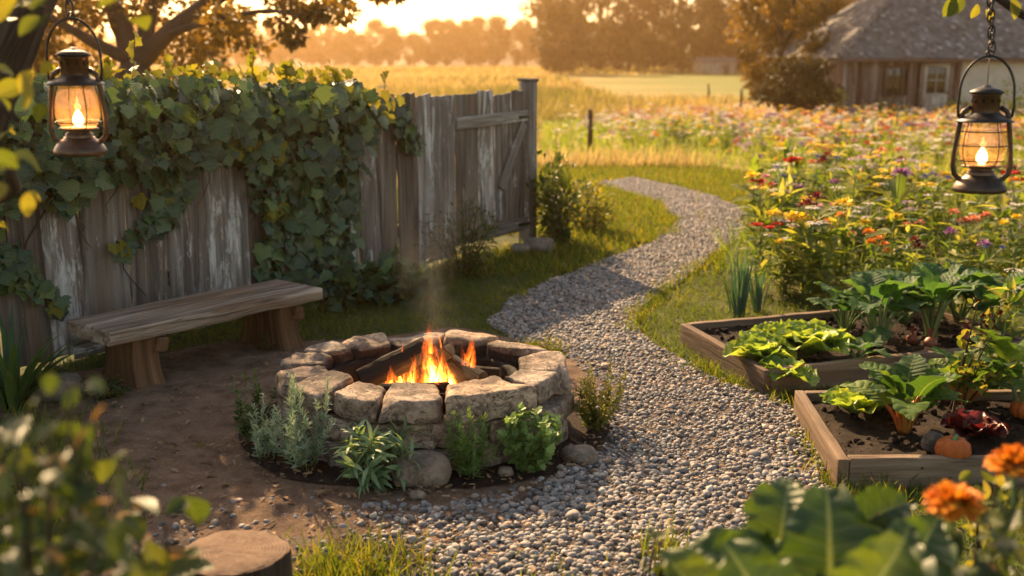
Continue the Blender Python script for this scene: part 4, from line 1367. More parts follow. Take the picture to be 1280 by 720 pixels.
def leafy(name, label, cat, loc, n, pet, bl, tilt, seed, leaf='beet', stalk='stalkg', tmpl=BROAD, bw=1.0, azr=(0, 6.28), sr=.006):
    """long stalks each carrying one broad blade"""
    o = thing(name, label, cat, loc); rg = np.random.default_rng(seed)
    ms, ml = MB(), MB()
    for i in range(n):
        az = azr[0] + (azr[1] - azr[0]) * ((i + rg.uniform(-.3, .3)) / n % 1)
        tl = rg.uniform(*tilt); l = pet * rg.uniform(.7, 1.15)
        c = np.array([math.cos(az), math.sin(az), 0.])
        d0 = c * math.sin(tl * .4) + np.array([0, 0, math.cos(tl * .4)]); d1 = c * math.sin(tl) + np.array([0, 0, math.cos(tl)])
        p0 = c * .015; p1 = p0 + d0 * l * .5; p2 = p1 + d1 * l * .5
        pts = curve3(p0, p1, p2, 8)
        tube(ms, pts, np.linspace(sr * 1.35, sr * .7, 8), 7, rg.random())
        tw = tl * .85 + .1
        d = c * math.sin(tw) + np.array([0, 0, math.cos(tw)]) + rg.normal(0, .12, 3)
        nrm = -c * math.cos(tw) + np.array([0, 0, math.sin(tw) + .15]) + rg.normal(0, .25, 3)
        sc = bl * rg.uniform(.75, 1.15)
        ml.inst(tmpl[i % len(tmpl)], basis(d[None], nrm[None], np.array([[sc * bw, sc, sc]])), p2[None], np.array([rg.random()]))
    ms.build('stalks', MT[stalk], o); ml.build('leaves', MT[leaf], o)
    return o
leafy('beet_plant', 'leafy green crop with pale stalks, first of the tall plants behind the lettuce', 'beet plant', bed_xy(1096, 432), 17, .29, .19, (.1, .9), 1, sr=.008)
leafy('beet_plant', 'tall dark leaved beet with thick stalks above the exposed round roots', 'beet plant', bed_xy(1163, 424), 17, .29, .20, (.1, .9), 2, sr=.008)
leafy('beet_plant', 'dark leaved beet crowding the far corner of the rear bed below the lantern', 'beet plant', bed_xy(1238, 418), 17, .27, .20, (.15, 1.0), 3, stalk='stalkr')
leafy('beet_plant', 'low beet seedling with few leaves by the lettuce at the rear bed', 'beet plant', bed_xy(1072, 450), 6, .08, .15, (.5, 1.2), 4)
leafy('beet_plant', 'broad leaved beet at the back edge of the rear bed behind the stalks', 'beet plant', bed_xy(1130, 405), 14, .28, .19, (.2, 1.0), 5)
leafy('beet_plant', 'leafy beet at the back board between the two tall beets', 'beet plant', bed_xy(1198, 404), 14, .27, .19, (.15, .95), 6)
leafy('beet_plant', 'shorter leafy beet at the back board above the lettuce', 'beet plant', bed_xy(1056, 416), 11, .20, .17, (.15, 1.0), 7)
for i, (px, py, r, lb) in enumerate([(1140, 428, .034, 'round orange root half out of the soil, left one of the close pair'), (1163, 434, .041, 'largest round orange root under the tall beet stalks'),
                                     (1206, 426, .040, 'reddish round root with a short stalk near the far board'), (1228, 422, .036, 'reddish root half hidden at the end of the row')]):
    p = bed_xy(px, py)
    o = thing('beetroot', lb, 'beetroot', p)
    pr = [(.001, -.8), (.5, -.7), (.85, -.35), (1, .05), (.9, .45), (.6, .75), (.25, .9), (.12, 1.0), (.001, 1.02)]
    mb = MB(); t = lathe(pr, 20); t.V = t.V * r + vn3(t.V * 2, i) * r * .06; t.V[:, 2] += r * .55; mb.add(t); mb.build('root', MT['beetroot'], o)
    mb = MB()
    for k in range(3): tube(mb, curve3((0, 0, r * 1.5), (.006 * (k - 1), .004, r * 2), (.018 * (k - 1), .01, r * 2.7), 5), .004, 6, .3)
    mb.build('stalk_stubs', MT['stalkr'], o)

# front bed
leafy('chard_plant', 'rainbow chard with orange stalks and broad leaves in the front bed', 'chard', bed_xy(1130, 540), 16, .19, .19, (.1, 1.0), 11, 'chard', 'stalko', sr=.010)
lettuce('small bright green lettuce in the back corner of the front bed', bed_xy(1068, 518), .16, 18, 12)
lettuce('frilly green lettuce between the back corner and the chard of the front bed', bed_xy(1100, 512), .15, 15, 13)
leafy('chard_plant', 'chard with bright sunlit leaves at the back of the front bed', 'chard', bed_xy(1205, 506), 15, .13, .17, (.2, 1.05), 14, 'chard', 'stalko', sr=.009)
leafy('chard_plant', 'dark green leafy chard by the far end of the front bed', 'chard', bed_xy(1275, 520), 15, .27, .20, (.2, 1.0), 15, 'chard', 'stalkg')
o = lettuce('dark red frilly lettuce beside the small pumpkin', bed_xy(1216, 545), .15, 22, 16, 'redlet', 'red_lettuce', (.2, 1.2))
pp = bed_xy(1190, 577, .09)
pk = thing('pumpkin', 'small ribbed orange pumpkin on the soil of the front bed', 'pumpkin', pp)
def pumpkin(o, r):
    pr = [(.05, -.62), (.45, -.74), (.85, -.5), (1.0, -.02), (.9, .42), (.58, .68), (.25, .66), (.05, .52)]
    t = lathe(pr, 60); a = np.arctan2(t.V[:, 1], t.V[:, 0]); k = 1 - .09 * np.abs(np.cos(a * 5)) ** 6
    t.V = t.V * np.column_stack([k, k, np.ones(len(k))]) * r; t.V[:, 2] += r * .7
    mb = MB(); mb.add(t); mb.build('rind', MT['pump'], o)
    mb = MB(); tube(mb, curve3((0, 0, r * 1.15), (0, 0, r * 1.4), (r * .2, 0, r * 1.6), 6), np.linspace(r * .2, r * .1, 6), 7, .5); mb.build('stem', MT['stalkg'], o)
pumpkin(pk, .072)
pk2 = thing('pumpkin', 'second orange pumpkin at the edge of the picture behind the red lettuce', 'pumpkin', bed_xy(1278, 522, .09)); pumpkin(pk2, .06)
stone('dark lumpy clod of earth beside the pumpkin', 1170, 560, (.05, .045, .045), 71, .0, name='earth_clod').location = bed_xy(1166, 561, .09)

# leeks beside the rear bed
for i, (px, py, n_, L, lb) in enumerate([(922, 396, 26, .48, 'taller clump of blue green leek blades beside the rear bed'), (948, 390, 16, .36, 'shorter clump of leek blades next to the tall leeks')]):
    p = at(px, py); o = thing('leek_clump', lb, 'leek', (p[0], p[1], 0)); blades_plant(o, 'leaves', MT['leek'], n_, L, .030, (.0, .26), np.random.default_rng(50 + i), .18, .06)

# ------------------------------------------------------------------ plants along the fence
p = at(18, 515)
o = thing('lily_plant', 'clump of arching strap leaves at the foot of the fence left of the bench', 'plant', (p[0], p[1], 0)); blades_plant(o, 'leaves', MT['strap'], 34, .50, .055, (.15, .8), np.random.default_rng(60), .9, .05)
def shrub(name, label, cat, loc, h, r, n, ll, mat, seed, t=None, stems=9, tr=(0, 1), group=None):
    rg = np.random.default_rng(seed); o = thing(name, label, cat, loc, 0, group)
    ms, ml = MB(), MB()
    nst = stems
    for i in range(nst):
        az = rg.uniform(0, 6.28); r1 = r * rg.uniform(.3, 1); hh = h * rg.uniform(.55, 1) * (1.05 - .3 * (r1 / r) ** 2)
        c = np.array([math.cos(az), math.sin(az), 0])
        pts = curve3(c * r * .08, c * r1 * .6 + [0, 0, hh * .5], c * r1 + [0, 0, hh], 8)
        tube(ms, pts, np.linspace(.008, .002, 8) * max(1, h), 5, rg.random())
        k = n // nst
        f = rg.uniform(1, 6.99, k); ii = f.astype(int)
        p = pts[ii] + (pts[ii + 1] - pts[ii]) * (f - ii)[:, None] + rg.normal(0, r * .16, (k, 3))
        p[:, 2] = np.maximum(p[:, 2], .02)
        d = unit(p - [0, 0, h * .3]) + rg.normal(0, .5, (k, 3))
        ml.inst(t or SMALL, basis(d, rg.normal(0, .5, (k, 3)) + [0, 0, .8], ll * rg.uniform(.6, 1.2, k)), p, rg.uniform(*tr, k))
    ms.build('stems', MT['vine'], o); ml.build('leaves', MT[mat], o)
    return o
def gxy(px, py): p = at(px, py); return (p[0], p[1], float(gz(p[0], p[1])))
shrub('catmint_shrub', 'soft grey green bush before the gate', 'shrub', gxy(580, 345), .62, .34, 1500, .05, 'bush', 1, LANCE, 16)
shrub('ivy_groundcover', 'low ivy tumbling out at the foot of the fence by the bench', 'ivy', gxy(485, 372), .26, .36, 420, .075, 'ivy', 2, ivt[1], 14)
shrub('ivy_groundcover', 'dark ivy mound under the far end of the bench', 'ivy', gxy(425, 382), .22, .28, 260, .075, 'ivy', 3, ivt[2], 10)
shrub('weed_clump', 'small weed growing by the near bench leg', 'weed', gxy(130, 500), .12, .12, 90, .04, 'bush', 4, SMALL, 5)
shrub('weed_clump', 'small weed beside the far bench leg on bare earth', 'weed', gxy(335, 440), .10, .07, 40, .035, 'bush', 5, SMALL, 4)
o = shrub('post_shrub', 'bushy dark leaved shrub growing against the gate post', 'shrub', gxy(700, 305), .85, .34, 1100, .07, 'bush', 6, SMALL, 16)
o = sprig_plant('foxglove_plant', 'tall thin plant with a spire rising beside the gate post', 'plant', gxy(693, 300), 3, 1.28, .10, SMALL, .075, MT['bush'], MT['stalkg'], 55, 7, up=.5, smr=.005, taper=.6)
shrub('post_shrub', 'sunlit yellow green shrub on the grass right of the gate post', 'shrub', gxy(735, 290), .55, .35, 900, .055, 'herby', 8, SMALL, 16)

# ------------------------------------------------------------------ flowers
PET = leafT(1, 3, .55, prof=lambda v: .35 + .65 * math.sin(math.pi * min(1, v * .8 + .12)), droop=.25, fold=.1)
def bloom_daisy(mb, c, r, rg, n=13, lay=1):
    for l in range(lay):
        a = np.arange(n) * 6.283 / n + l * .3
        el = .15 + .4 * l + rg.normal(0, .12, n)
        d = np.column_stack([np.cos(a) * np.cos(el), np.sin(a) * np.cos(el), np.sin(el)])
        mb.inst(PET, basis(d, np.tile([0, 0, 1.], (n, 1)), r * (1 - .25 * l) * rg.uniform(.85, 1.1, n)), np.tile(c, (n, 1)) + d * r * .12, rg.random(n))
def bloom_pom(mb, c, r, rg, n=46, flat=.7):
    d = unit(rg.normal(size=(n, 3)) + [0, 0, .55]); d[:, 2] = np.abs(d[:, 2]) * 1.0 - .15
    up = np.tile([0, 0, 1.], (n, 1)) - d * d[:, 2:3] + rg.normal(0, .2, (n, 3))
    mb.inst(PET, basis(d, up, r * .62 * rg.uniform(.8, 1.15, n)), c + d * r * .42 * np.array([1, 1, flat]), rg.random(n))
def bloom_umbel(mb, c, r, rg, n=60):
    a = rg.uniform(0, 6.28, n); q = np.sqrt(rg.random(n)) * r
    p = c + np.column_stack([np.cos(a) * q, np.sin(a) * q, (1 - (q / r) ** 2) * r * .3 + rg.normal(0, r * .04, n)])
    d = np.column_stack([np.cos(a), np.sin(a), rg.normal(.2, .3, n)])
    mb.inst(PET, basis(d, np.tile([0, 0, 1.], (n, 1)) + rg.normal(0, .3, (n, 3)), r * .26 * rg.uniform(.7, 1.2, n)), p, rg.random(n))
def bloom_poppy(mb, c, r, rg):
    for i in range(6):
        a = i * 1.047 + .2; el = .35 + .25 * (i % 2)
        d = np.array([[math.cos(a) * math.cos(el), math.sin(a) * math.cos(el), math.sin(el)]])
        mb.inst(FRILL[i % 4], basis(d, np.array([[-math.cos(a) * .4, -math.sin(a) * .4, 1.]]), np.array([r * 1.05])), c[None], rg.random(1))
def bloom_spike(mb, c, r, rg, n=34):
    t = rg.random(n); a = rg.uniform(0, 6.28, n)
    d = np.column_stack([np.cos(a), np.sin(a), rg.uniform(.1, .8, n)])
    mb.inst(PET, basis(d, np.tile([0, 0, 1.], (n, 1)), r * .5 * (1.1 - .6 * t)), c + np.column_stack([0 * t, 0 * t, (t - .7) * r * 4]), rg.random(n))
BL = {'daisy': bloom_daisy, 'pom': bloom_pom, 'umbel': bloom_umbel, 'poppy': bloom_poppy, 'spike': bloom_spike}
FEATH = leafT(1, 3, .22, droop=.3)
def flower_proto(kind, colr, nb, h, r, seed, name):
    """meshes of one flowering plant: list of (part name, mesh)"""
    rg = np.random.default_rng(seed); ms, ml, out = MB(), MB(), []
    for i in range(nb):
        az = rg.uniform(0, 6.28); rr = 0 if nb == 1 else rg.uniform(.02, .13)
        hh = h * rg.uniform(.78, 1.0) if i else h
        tip = np.array([math.cos(az) * rr, math.sin(az) * rr, hh])
        pts = curve3((math.cos(az) * .01, math.sin(az) * .01, 0), (tip[0] * .3 + rg.normal(0, .02), tip[1] * .3, hh * .6), tip, 7)
        tube(ms, pts, np.linspace(.004, .002, 7), 4, rg.random())
        nl = 16
        f = rg.uniform(.3, 4.8, nl); ii = f.astype(int); p = pts[ii] + (pts[ii + 1] - pts[ii]) * (f - ii)[:, None]
        d = np.column_stack([rg.normal(0, 1, nl), rg.normal(0, 1, nl), rg.uniform(.2, 1.4, nl)])
        ml.inst(FEATH, basis(d, np.tile([0, 0, 1.], (nl, 1)) + rg.normal(0, .3, (nl, 3)), rg.uniform(.06, .15, nl) * h / .45), p, rg.random(nl))
        mb = MB(); BL[kind](mb, tip, r * rg.uniform(.8, 1.1), rg)
        out.append(('bloom', mb.mesh('bloom', PETAL[colr])))
        if kind == 'daisy':
            md = MB(); tt = T(ICO2.V * np.array([1, 1, .6]) * r * .28, [list(ICO2.loops[q * 3:q * 3 + 3]) for q in range(80)]); md.add(tt, None, tip + [0, 0, r * .08])
            out.append(('disc', md.mesh('disc', MT['disc'])))
    return [('stem', ms.mesh('stem', MT['stalkg'])), ('foliage', ml.mesh('foliage', MT['mgreen']))] + out
KIND = {  # key: kind, colour, blooms, height, bloom radius, object name, category
    'marigold': ('pom', 'orange', 3, .46, .040, 'marigold', 'flower'), 'ymarigold': ('pom', 'yellow', 3, .46, .038, 'marigold', 'flower'),
    'poppy': ('poppy', 'red', 2, .46, .042, 'poppy', 'flower'), 'dpoppy': ('pom', 'crimson', 2, .46, .045, 'dahlia', 'flower'),
    'yarrow': ('umbel', 'white', 2, .55, .045, 'yarrow', 'flower'), 'daisy': ('daisy', 'white', 4, .42, .026, 'daisy', 'flower'),
    'allium': ('pom', 'purple', 1, .55, .042, 'allium', 'flower'), 'zinnia': ('pom', 'pink', 2, .46, .036, 'zinnia', 'flower'),
    'cornflower': ('pom', 'blue', 3, .42, .022, 'cornflower', 'flower'), 'scabious': ('umbel', 'lilac', 2, .5, .042, 'scabious', 'flower'),
    'lavender': ('spike', 'lilac', 4, .42, .022, 'lavender', 'flower'), 'coneflower': ('pom', 'coral', 2, .46, .036, 'coneflower', 'flower'),
    'sunray': ('daisy', 'yellow', 3, .55, .045, 'sunflower', 'flower')}
FRONTL = {'marigold': 'orange marigold', 'ymarigold': 'golden yellow marigold', 'poppy': 'bright red poppy', 'dpoppy': 'dark crimson dahlia', 'yarrow': 'white flat topped yarrow', 'daisy': 'small white daisy',
          'allium': 'round purple allium', 'zinnia': 'pink zinnia', 'cornflower': 'small blue cornflower', 'scabious': 'pale lilac scabious', 'lavender': 'lilac lavender spikes', 'coneflower': 'coral red coneflower', 'sunray': 'yellow daisy like sunflower'}
PROTO = {k: [flower_proto(*v[:5], 500 + 10 * i + j, v[5]) for j in range(2)] for i, (k, v) in enumerate(KIND.items())}
def place_flower(k, x, y, sc, label, group=None, z0=None, var=None, bscale=1.0):
    v = KIND[k]; o = thing(v[5], label, v[6], (x, y, float(gz(x, y)) if z0 is None else z0), random.uniform(0, 6.28), group)
    o.scale = (sc * bscale, sc * bscale, sc * (.6 + .4 * bscale))
    for nm, me in PROTO[k][random.randrange(2) if var is None else var]:
        c = bpy.data.objects.new(nm, me); COL.objects.link(c); c.parent = o
    return o
def bloom_at(k, px, py, D, label, sc=None):
    """stand a flower so that its bloom tops out where the sight line passes at that distance"""
    q = P(px, py, D); h = KIND[k][3]; g0 = float(gz(q[0], q[1]))
    hh = max(.2, q[2] - g0)
    return place_flower(k, q[0], q[1], hh / h, label, None, None, 0, min(1.35, max(.8, h / hh * 1.1)))
# the ones that stand out near the beds
bloom_at('poppy', 948, 280, 7.9, 'twin red poppies at the path edge above the leeks')
bloom_at('poppy', 985, 278, 8.0, 'dark red poppy just right of the twin red poppies')
bloom_at('marigold', 1030, 265, 8.0, 'clustered orange marigolds, tallest in the near flower patch')
bloom_at('marigold', 1082, 285, 7.6, 'single broad orange marigold above the rear bed')
bloom_at('marigold', 1107, 302, 7.3, 'orange marigold pair low over the beet leaves')
bloom_at('ymarigold', 1052, 262, 8.2, 'yellow marigold cluster next to the tallest orange marigolds')
bloom_at('dpoppy', 1146, 300, 7.1, 'dark crimson flower head above the beet leaves')
bloom_at('allium', 1188, 291, 7.0, 'large round purple allium beneath the bronze lantern')
bloom_at('allium', 1230, 312, 6.9, 'smaller magenta allium right of the large purple one')
bloom_at('scabious', 1146, 244, 7.4, 'pale lilac scabious just left of the bronze lantern')
bloom_at('cornflower', 1240, 298, 7.0, 'blue cornflower beside the magenta allium')
bloom_at('yarrow', 1085, 203, 11.0, 'white yarrow heads standing tall in the middle of the meadow')
bloom_at('yarrow', 1120, 195, 11.2, 'tallest white yarrow left of the bronze lantern')
bloom_at('allium', 1046, 213, 11.2, 'magenta purple spike left of the white yarrow')
bloom_at('yarrow', 1258, 338, 5.9, 'single white flower on a long stem at the end of the rear bed')
NPOLY = poly([(940, 290), (915, 330), (935, 368), (1010, 385), (1130, 372), (1400, 355), (1480, 310), (1400, 262), (985, 262)])
rg = np.random.default_rng(77)
near_k = ['ymarigold', 'ymarigold', 'yarrow', 'daisy', 'marigold', 'daisy', 'cornflower', 'lavender', 'daisy', 'yarrow', 'scabious', 'zinnia', 'cornflower', 'poppy', 'coneflower', 'allium', 'sunray', 'yarrow', 'lavender', 'dpoppy']
for q in sample_poly(NPOLY, 140, rg):
    k = near_k[int(((vnoise(q[None] * .9, 61)[0] * .5 + .5) * 2.2 + rg.normal(0, .16)) % 1 * len(near_k)) % len(near_k)]
    place_flower(k, q[0], q[1], rg.uniform(.8, 1.38), FRONTL[k] + ' among the tangle of flowers behind the vegetable beds', 'flowers in the near patch behind the vegetable beds', bscale=1.45)
FPOLY = poly([(1000, 165), (760, 172), (735, 192), (850, 198), (945, 210), (985, 240), (1150, 250), (1420, 255), (1420, 160)])
far_k = ['yarrow', 'daisy', 'yarrow', 'scabious', 'lavender', 'ymarigold', 'sunray', 'scabious', 'daisy', 'zinnia', 'scabious', 'coneflower', 'poppy', 'cornflower', 'yarrow', 'ymarigold', 'sunray', 'daisy']
for q in sample_poly(FPOLY, 150, rg):
    k = far_k[int(((vnoise(q[None] * .5, 63)[0] * .5 + .5) * 2.2 + rg.normal(0, .15)) % 1 * len(far_k)) % len(far_k)]
    place_flower(k, q[0], q[1], rg.uniform(.85, 1.25), FRONTL[k] + ' in the broad drift of meadow flowers before the barn', 'flowers in the meadow drift before the barn', bscale=1.4)
# the far drift: beyond counting
mats = [PETAL[c] for c in PETAL] + [MT['stalkg']]
ci = {c: i for i, c in enumerate(PETAL)}
mb = MB()
F2 = poly([(1010, 152), (930, 154), (800, 160), (705, 162), (690, 192), (850, 197), (985, 215), (1420, 215), (1420, 150)])
q = sample_poly(F2, 3400, rg)
q = q[vnoise(q * .55, 71) + .6 * vnoise(q * 1.7, 72) > rg.uniform(-.4, .5, len(q))]
px, py = proj(np.column_stack([q, gz(q[:, 0], q[:, 1])]))
for i in range(len(q)):
    u = (px[i] - 735) / 500; b = np.clip((195 - py[i]) / 50, 0, 1); r = float(np.clip(rg.random() * .45 + .55 * (.5 + .75 * vnoise(q[i:i + 1] * .45, 74)[0]), 0, .999))
    if px[i] > 930 and b > .3 and rg.random() < .5: c = ['yellow', 'yellow', 'yellow', 'white', 'orange'][rg.integers(5)]
    elif r < .22 + .2 * (1 - u): c = ['white', 'white', 'lilac'][rg.integers(3)]
    elif r < .50: c = ['coral', 'yellow', 'red', 'white', 'pink', 'purple'][rg.integers(6)]
    elif r < .70: c = ['orange', 'yellow', 'white', 'white', 'red'][rg.integers(5)]
    elif r < .84: c = ['blue', 'purple', 'lilac', 'lilac'][rg.integers(4)]
    else: c = 'white'
    h = rg.uniform(.25, .66)
    g0 = float(gz(q[i, 0], q[i, 1])); s_ = rg.uniform(.04, .095)
    for _ in range(rg.integers(1, 4)):
        off = np.array([rg.normal(0, .08), rg.normal(0, .08), rg.normal(0, .06)])
        n_ = 9
        a = rg.uniform(0, 6.28, n_); d = np.column_stack([np.cos(a), np.sin(a), rg.uniform(-.1, .9, n_)])
        mb.inst(PET, basis(d, np.tile([0, 0, 1.], (n_, 1)), s_ * rg.uniform(.8, 1.1, n_)), np.tile(np.array([q[i, 0], q[i, 1], g0 + h]) + off, (n_, 1)), rg.random(n_), ci[c])
tag(mb.build('wildflower_drift', mats), 'mass of small coloured blooms in the meadow before the barn', 'wildflowers', kind='stuff')

# ------------------------------------------------------------------ grass
BLADE = bladeT()
def blades(mb, pts, h, wd, rg, lean=.35, tr=(0, 1), z=0.0):
    k = len(pts)
    if not k: return
    d = np.column_stack([rg.normal(0, lean, k), rg.normal(0, lean, k), np.ones(k)])
    up = np.column_stack([rg.normal(0, 1, k), rg.normal(0, 1, k), np.full(k, .1)])
    hh = h * np.ones(k) if np.isscalar(h) else h
    sc = np.column_stack([wd * np.ones(k), hh, hh])
    mb.inst(BLADE, basis(d, up, sc), np.column_stack([pts, gz(pts[:, 0], pts[:, 1]) + z]), rg.uniform(*tr, k))
def view_ok(q, m=160):
    px, py = proj(np.column_stack([q, gz(q[:, 0], q[:, 1])]))
    return (px > -m) & (px < 1280 + m) & (py < 860) & (py > -50)
WF = poly([(668, 206), (735, 203), (850, 206), (945, 218), (985, 248), (940, 285), (905, 318), (905, 345), (932, 372), (1015, 384), (1100, 378), (1400, 360), (2200, 380), (2200, 150), (1400, 146), (1010, 149), (800, 152), (672, 152)])
rg = np.random.default_rng(90)
BEDS = [np.array(REAR), np.array(FRONT)]
def free(q):
    ok = ~inpoly(q[:, 0], q[:, 1], PATH) & ~inpoly(q[:, 0], q[:, 1], DIRT)
    for b in BEDS:
        c = b.mean(0); ok &= ~inpoly(q[:, 0], q[:, 1], c + (b - c) * 1.02)
    return ok & right_of_fence(q[:, 0], q[:, 1])
mb = MB()
lo, hi = np.array([-2.6, 2.3]), np.array([7.5, 8.5])
q = lo + rg.random((120000, 2)) * (hi - lo); q = q[view_ok(q)]; q = q[free(q)]; tall = inpoly(q[:, 0], q[:, 1], WF); q = q[~tall]
cl = .5 + .5 * vnoise(q * 5, 2) + .4 * vnoise(q * 17, 3)
q = q[rg.random(len(q)) < np.clip(cl + .35, .2, 1)]
hgt = (.028 + .035 * np.clip(.5 + vnoise(q * 4, 6), 0, 1)) * rg.uniform(.6, 1.5, len(q))
fdist = (q - FA) @ FN
hgt = np.where((fdist < .5) & (q[:, 1] > 6.5), hgt * 1.9, hgt)
tb = np.clip(.35 + .35 * vnoise(q * 1.7, 12) + rg.normal(0, .18, len(q)), 0, 1)
k = len(q)
d = np.column_stack([rg.normal(0, .5, k), rg.normal(0, .5, k), np.ones(k)]); up = np.column_stack([rg.normal(0, 1, k), rg.normal(0, 1, k), np.full(k, .1)])
mb.inst(BLADE, basis(d, up, np.column_stack([np.full(k, .0055), hgt, hgt])), np.column_stack([q, gz(q[:, 0], q[:, 1])]), tb)
lo, hi = np.array([-1.5, 8.5]), np.array([9, 19])
q = lo + rg.random((160000, 2)) * (hi - lo); q = q[view_ok(q)]; q = q[free(q)]; q = q[~inpoly(q[:, 0], q[:, 1], WF)]
blades(mb, q, rg.uniform(.04, .10, len(q)), .010, rg, .45)
tag(mb.build('lawn_grass', MT['grass']), 'short mossy green grass along the path and fence', 'grass', kind='stuff')

mb = MB()   # weeds and tufts along the gravel edge and beds
ep = np.vstack([wobble(poly(PATH_R[1:19]), .05, 60, 31), wobble(poly(PATH_L[10:22]), .05, 60, 32)])
ep = ep[(vnoise(ep * 2.6, 13) > -.1)]
ep = ep + rg.normal(0, .035, ep.shape)
ep = np.repeat(ep, 3, 0) + rg.normal(0, .025, (len(ep) * 3, 2))
okb = np.ones(len(ep), bool)
for b in BEDS: okb &= ~inpoly(ep[:, 0], ep[:, 1], b)
ep = ep[okb & (ep[:, 1] < 16)]
blades(mb, ep, rg.uniform(.025, .085, len(ep)), np.clip(.0009 * ep[:, 1], .006, .02), rg, .5)
for (px, py, n_, sp, h_) in [(440, 722, 380, .11, .13), (500, 735, 160, .10, .10), (395, 735, 160, .08, .12), (690, 740, 60, .10, .06), (30, 545, 260, .16, .12), (20, 590, 200, .16, .12), (250, 560, 26, .04, .03), (1130, 618, 160, .22, .07), (1080, 615, 120, .1, .09), (830, 700, 60, .05, .16), (100, 610, 160, .14, .1), (60, 560, 160, .14, .1), (60, 650, 160, .16, .13)]:
    p = at(px, py)[:2]; q = p + rg.normal(0, sp, (n_, 2)); blades(mb, q, rg.uniform(.5, 1.2, n_) * h_, .007, rg, .4)
tag(mb.build('edge_grass', MT['grass']), 'grass tufts and weeds creeping over the gravel edge', 'grass', kind='stuff')

mb = MB()   # tall wildflower meadow
q = sample_poly(WF, 95000, rg); q = q[view_ok(q, 200)]
edge = inpoly(q[:, 0], q[:, 1], WF)
y = q[:, 1]
kp = rg.random(len(q)) < np.clip(9. / y, .25, 1) ; q = q[kp]
hh = rg.uniform(.16, .40, len(q)) * (1 + .3 * vnoise(q * .9, 4)); hh = np.where(q[:, 1] > 13.5, hh * .72, hh)
hh = np.where((q[:, 0] < 2.6) & (q[:, 1] < 8.2), hh * .8, hh)
tb = np.clip(.34 + .32 * vnoise(q * .8, 22) + rg.normal(0, .22, len(q)), 0, 1)
k = len(q)
d = np.column_stack([rg.normal(0, .28, k), rg.normal(0, .28, k), np.ones(k)]); up = np.column_stack([rg.normal(0, 1, k), rg.normal(0, 1, k), np.full(k, .1)])
wd = np.clip(q[:, 1] * .0010, .006, .03)
mb.inst(BLADE, basis(d, up, np.column_stack([wd, hh, hh])), np.column_stack([q, gz(q[:, 0], q[:, 1])]), tb)
# leafy forbs between the blades
q = sample_poly(WF, 14000, rg); q = q[(q[:, 1] < 14) & view_ok(q, 150)]; k = len(q)
mb.inst(LANCE, basis(rg.normal(0, 1, (k, 3)) + [0, 0, .4], rg.normal(0, .5, (k, 3)) + [0, 0, 1], rg.uniform(.018, .045, k)), np.column_stack([q, gz(q[:, 0], q[:, 1]) + rg.uniform(.04, .27, k)]), rg.uniform(0, .35, k))
tag(mb.build('wildflower_grass', MT['mgreen']), 'tall green and gold grasses between the wildflowers', 'grass', kind='stuff')

mb = MB()   # hay meadow beyond
def field(n, x0, x1, y0, y1, h, wk):
    yy = np.exp(rg.uniform(math.log(y0), math.log(y1), n)); xx = rg.uniform(-.62, .62, n) * yy
    q = np.column_stack([xx, yy]); q = q[(xx > x0) & (xx < x1)]
    q = q[~inpoly(q[:, 0], q[:, 1], WF) & ~inpoly(q[:, 0], q[:, 1], PATH)]
    q = q[~((q[:, 0] > 8.5) & (q[:, 1] > 33) & (q[:, 1] < 50))]
    q = q[~((q[:, 0] > 5) & (q[:, 1] > 52) & (q[:, 1] < 135))]
    dd = (q - FB) @ FN
    q = q[(dd > 0) | (q[:, 1] > 17)]
    k = len(q)
    hh = rg.uniform(.6, 1.25, k) * h * (1 + .35 * vnoise(q * .25, 7))
    tb = np.clip(.52 + .6 * vnoise(q * np.array([.08, .22]), 17) + rg.normal(0, .14, k), 0, 1)
    d = np.column_stack([rg.normal(.1, .28, k), rg.normal(0, .28, k), np.ones(k)]); up = np.column_stack([rg.normal(0, 1, k), rg.normal(0, 1, k), np.full(k, .1)])
    mb.inst(BLADE, basis(d, up, np.column_stack([q[:, 1] * wk, hh, hh])), np.column_stack([q, gz(q[:, 0], q[:, 1])]), tb)
field(70000, -200, 200, 17.0, 42, .34, .0011)
field(60000, -200, 200, 40, 230, .5, .0016)
tag(mb.build('hay_meadow', MT['straw']), 'golden ripe hay across the open field', 'grass', kind='stuff')

# ------------------------------------------------------------------ posts in the meadow
for i, (px, py, h, r, lb) in enumerate([(737, 188, .80, .055, 'weathered post standing alone where the path leaves the garden'), (885, 128, .85, .05, 'thin fence post at the meadow edge nearest the dark woods'),
                                        (926, 134, .75, .06, 'thin fence post just left of the golden tree'), (961, 136, .6, .06, 'short fence post at the foot of the golden tree')]):
    p = at(px, py); o = thing('meadow_post', lb, 'post', (p[0], p[1], float(gz(p[0], p[1]))))
    mb = MB(); tube(mb, [(0, 0, -.05), (.01, 0, h * .5), (0, .01, h)], [r, r * .95, r * .85], 9, .3, wob=.006, seed=i); mb.build('shaft', MT['bark'], o)
    mb = MB(); tube(mb, [(r * 1.05, 0, h * .82), (0, -r * 1.05, h * .82), (-r * 1.05, 0, h * .82)], .006, 5); mb.build('wire_staple', MT['dkmetal'], o)

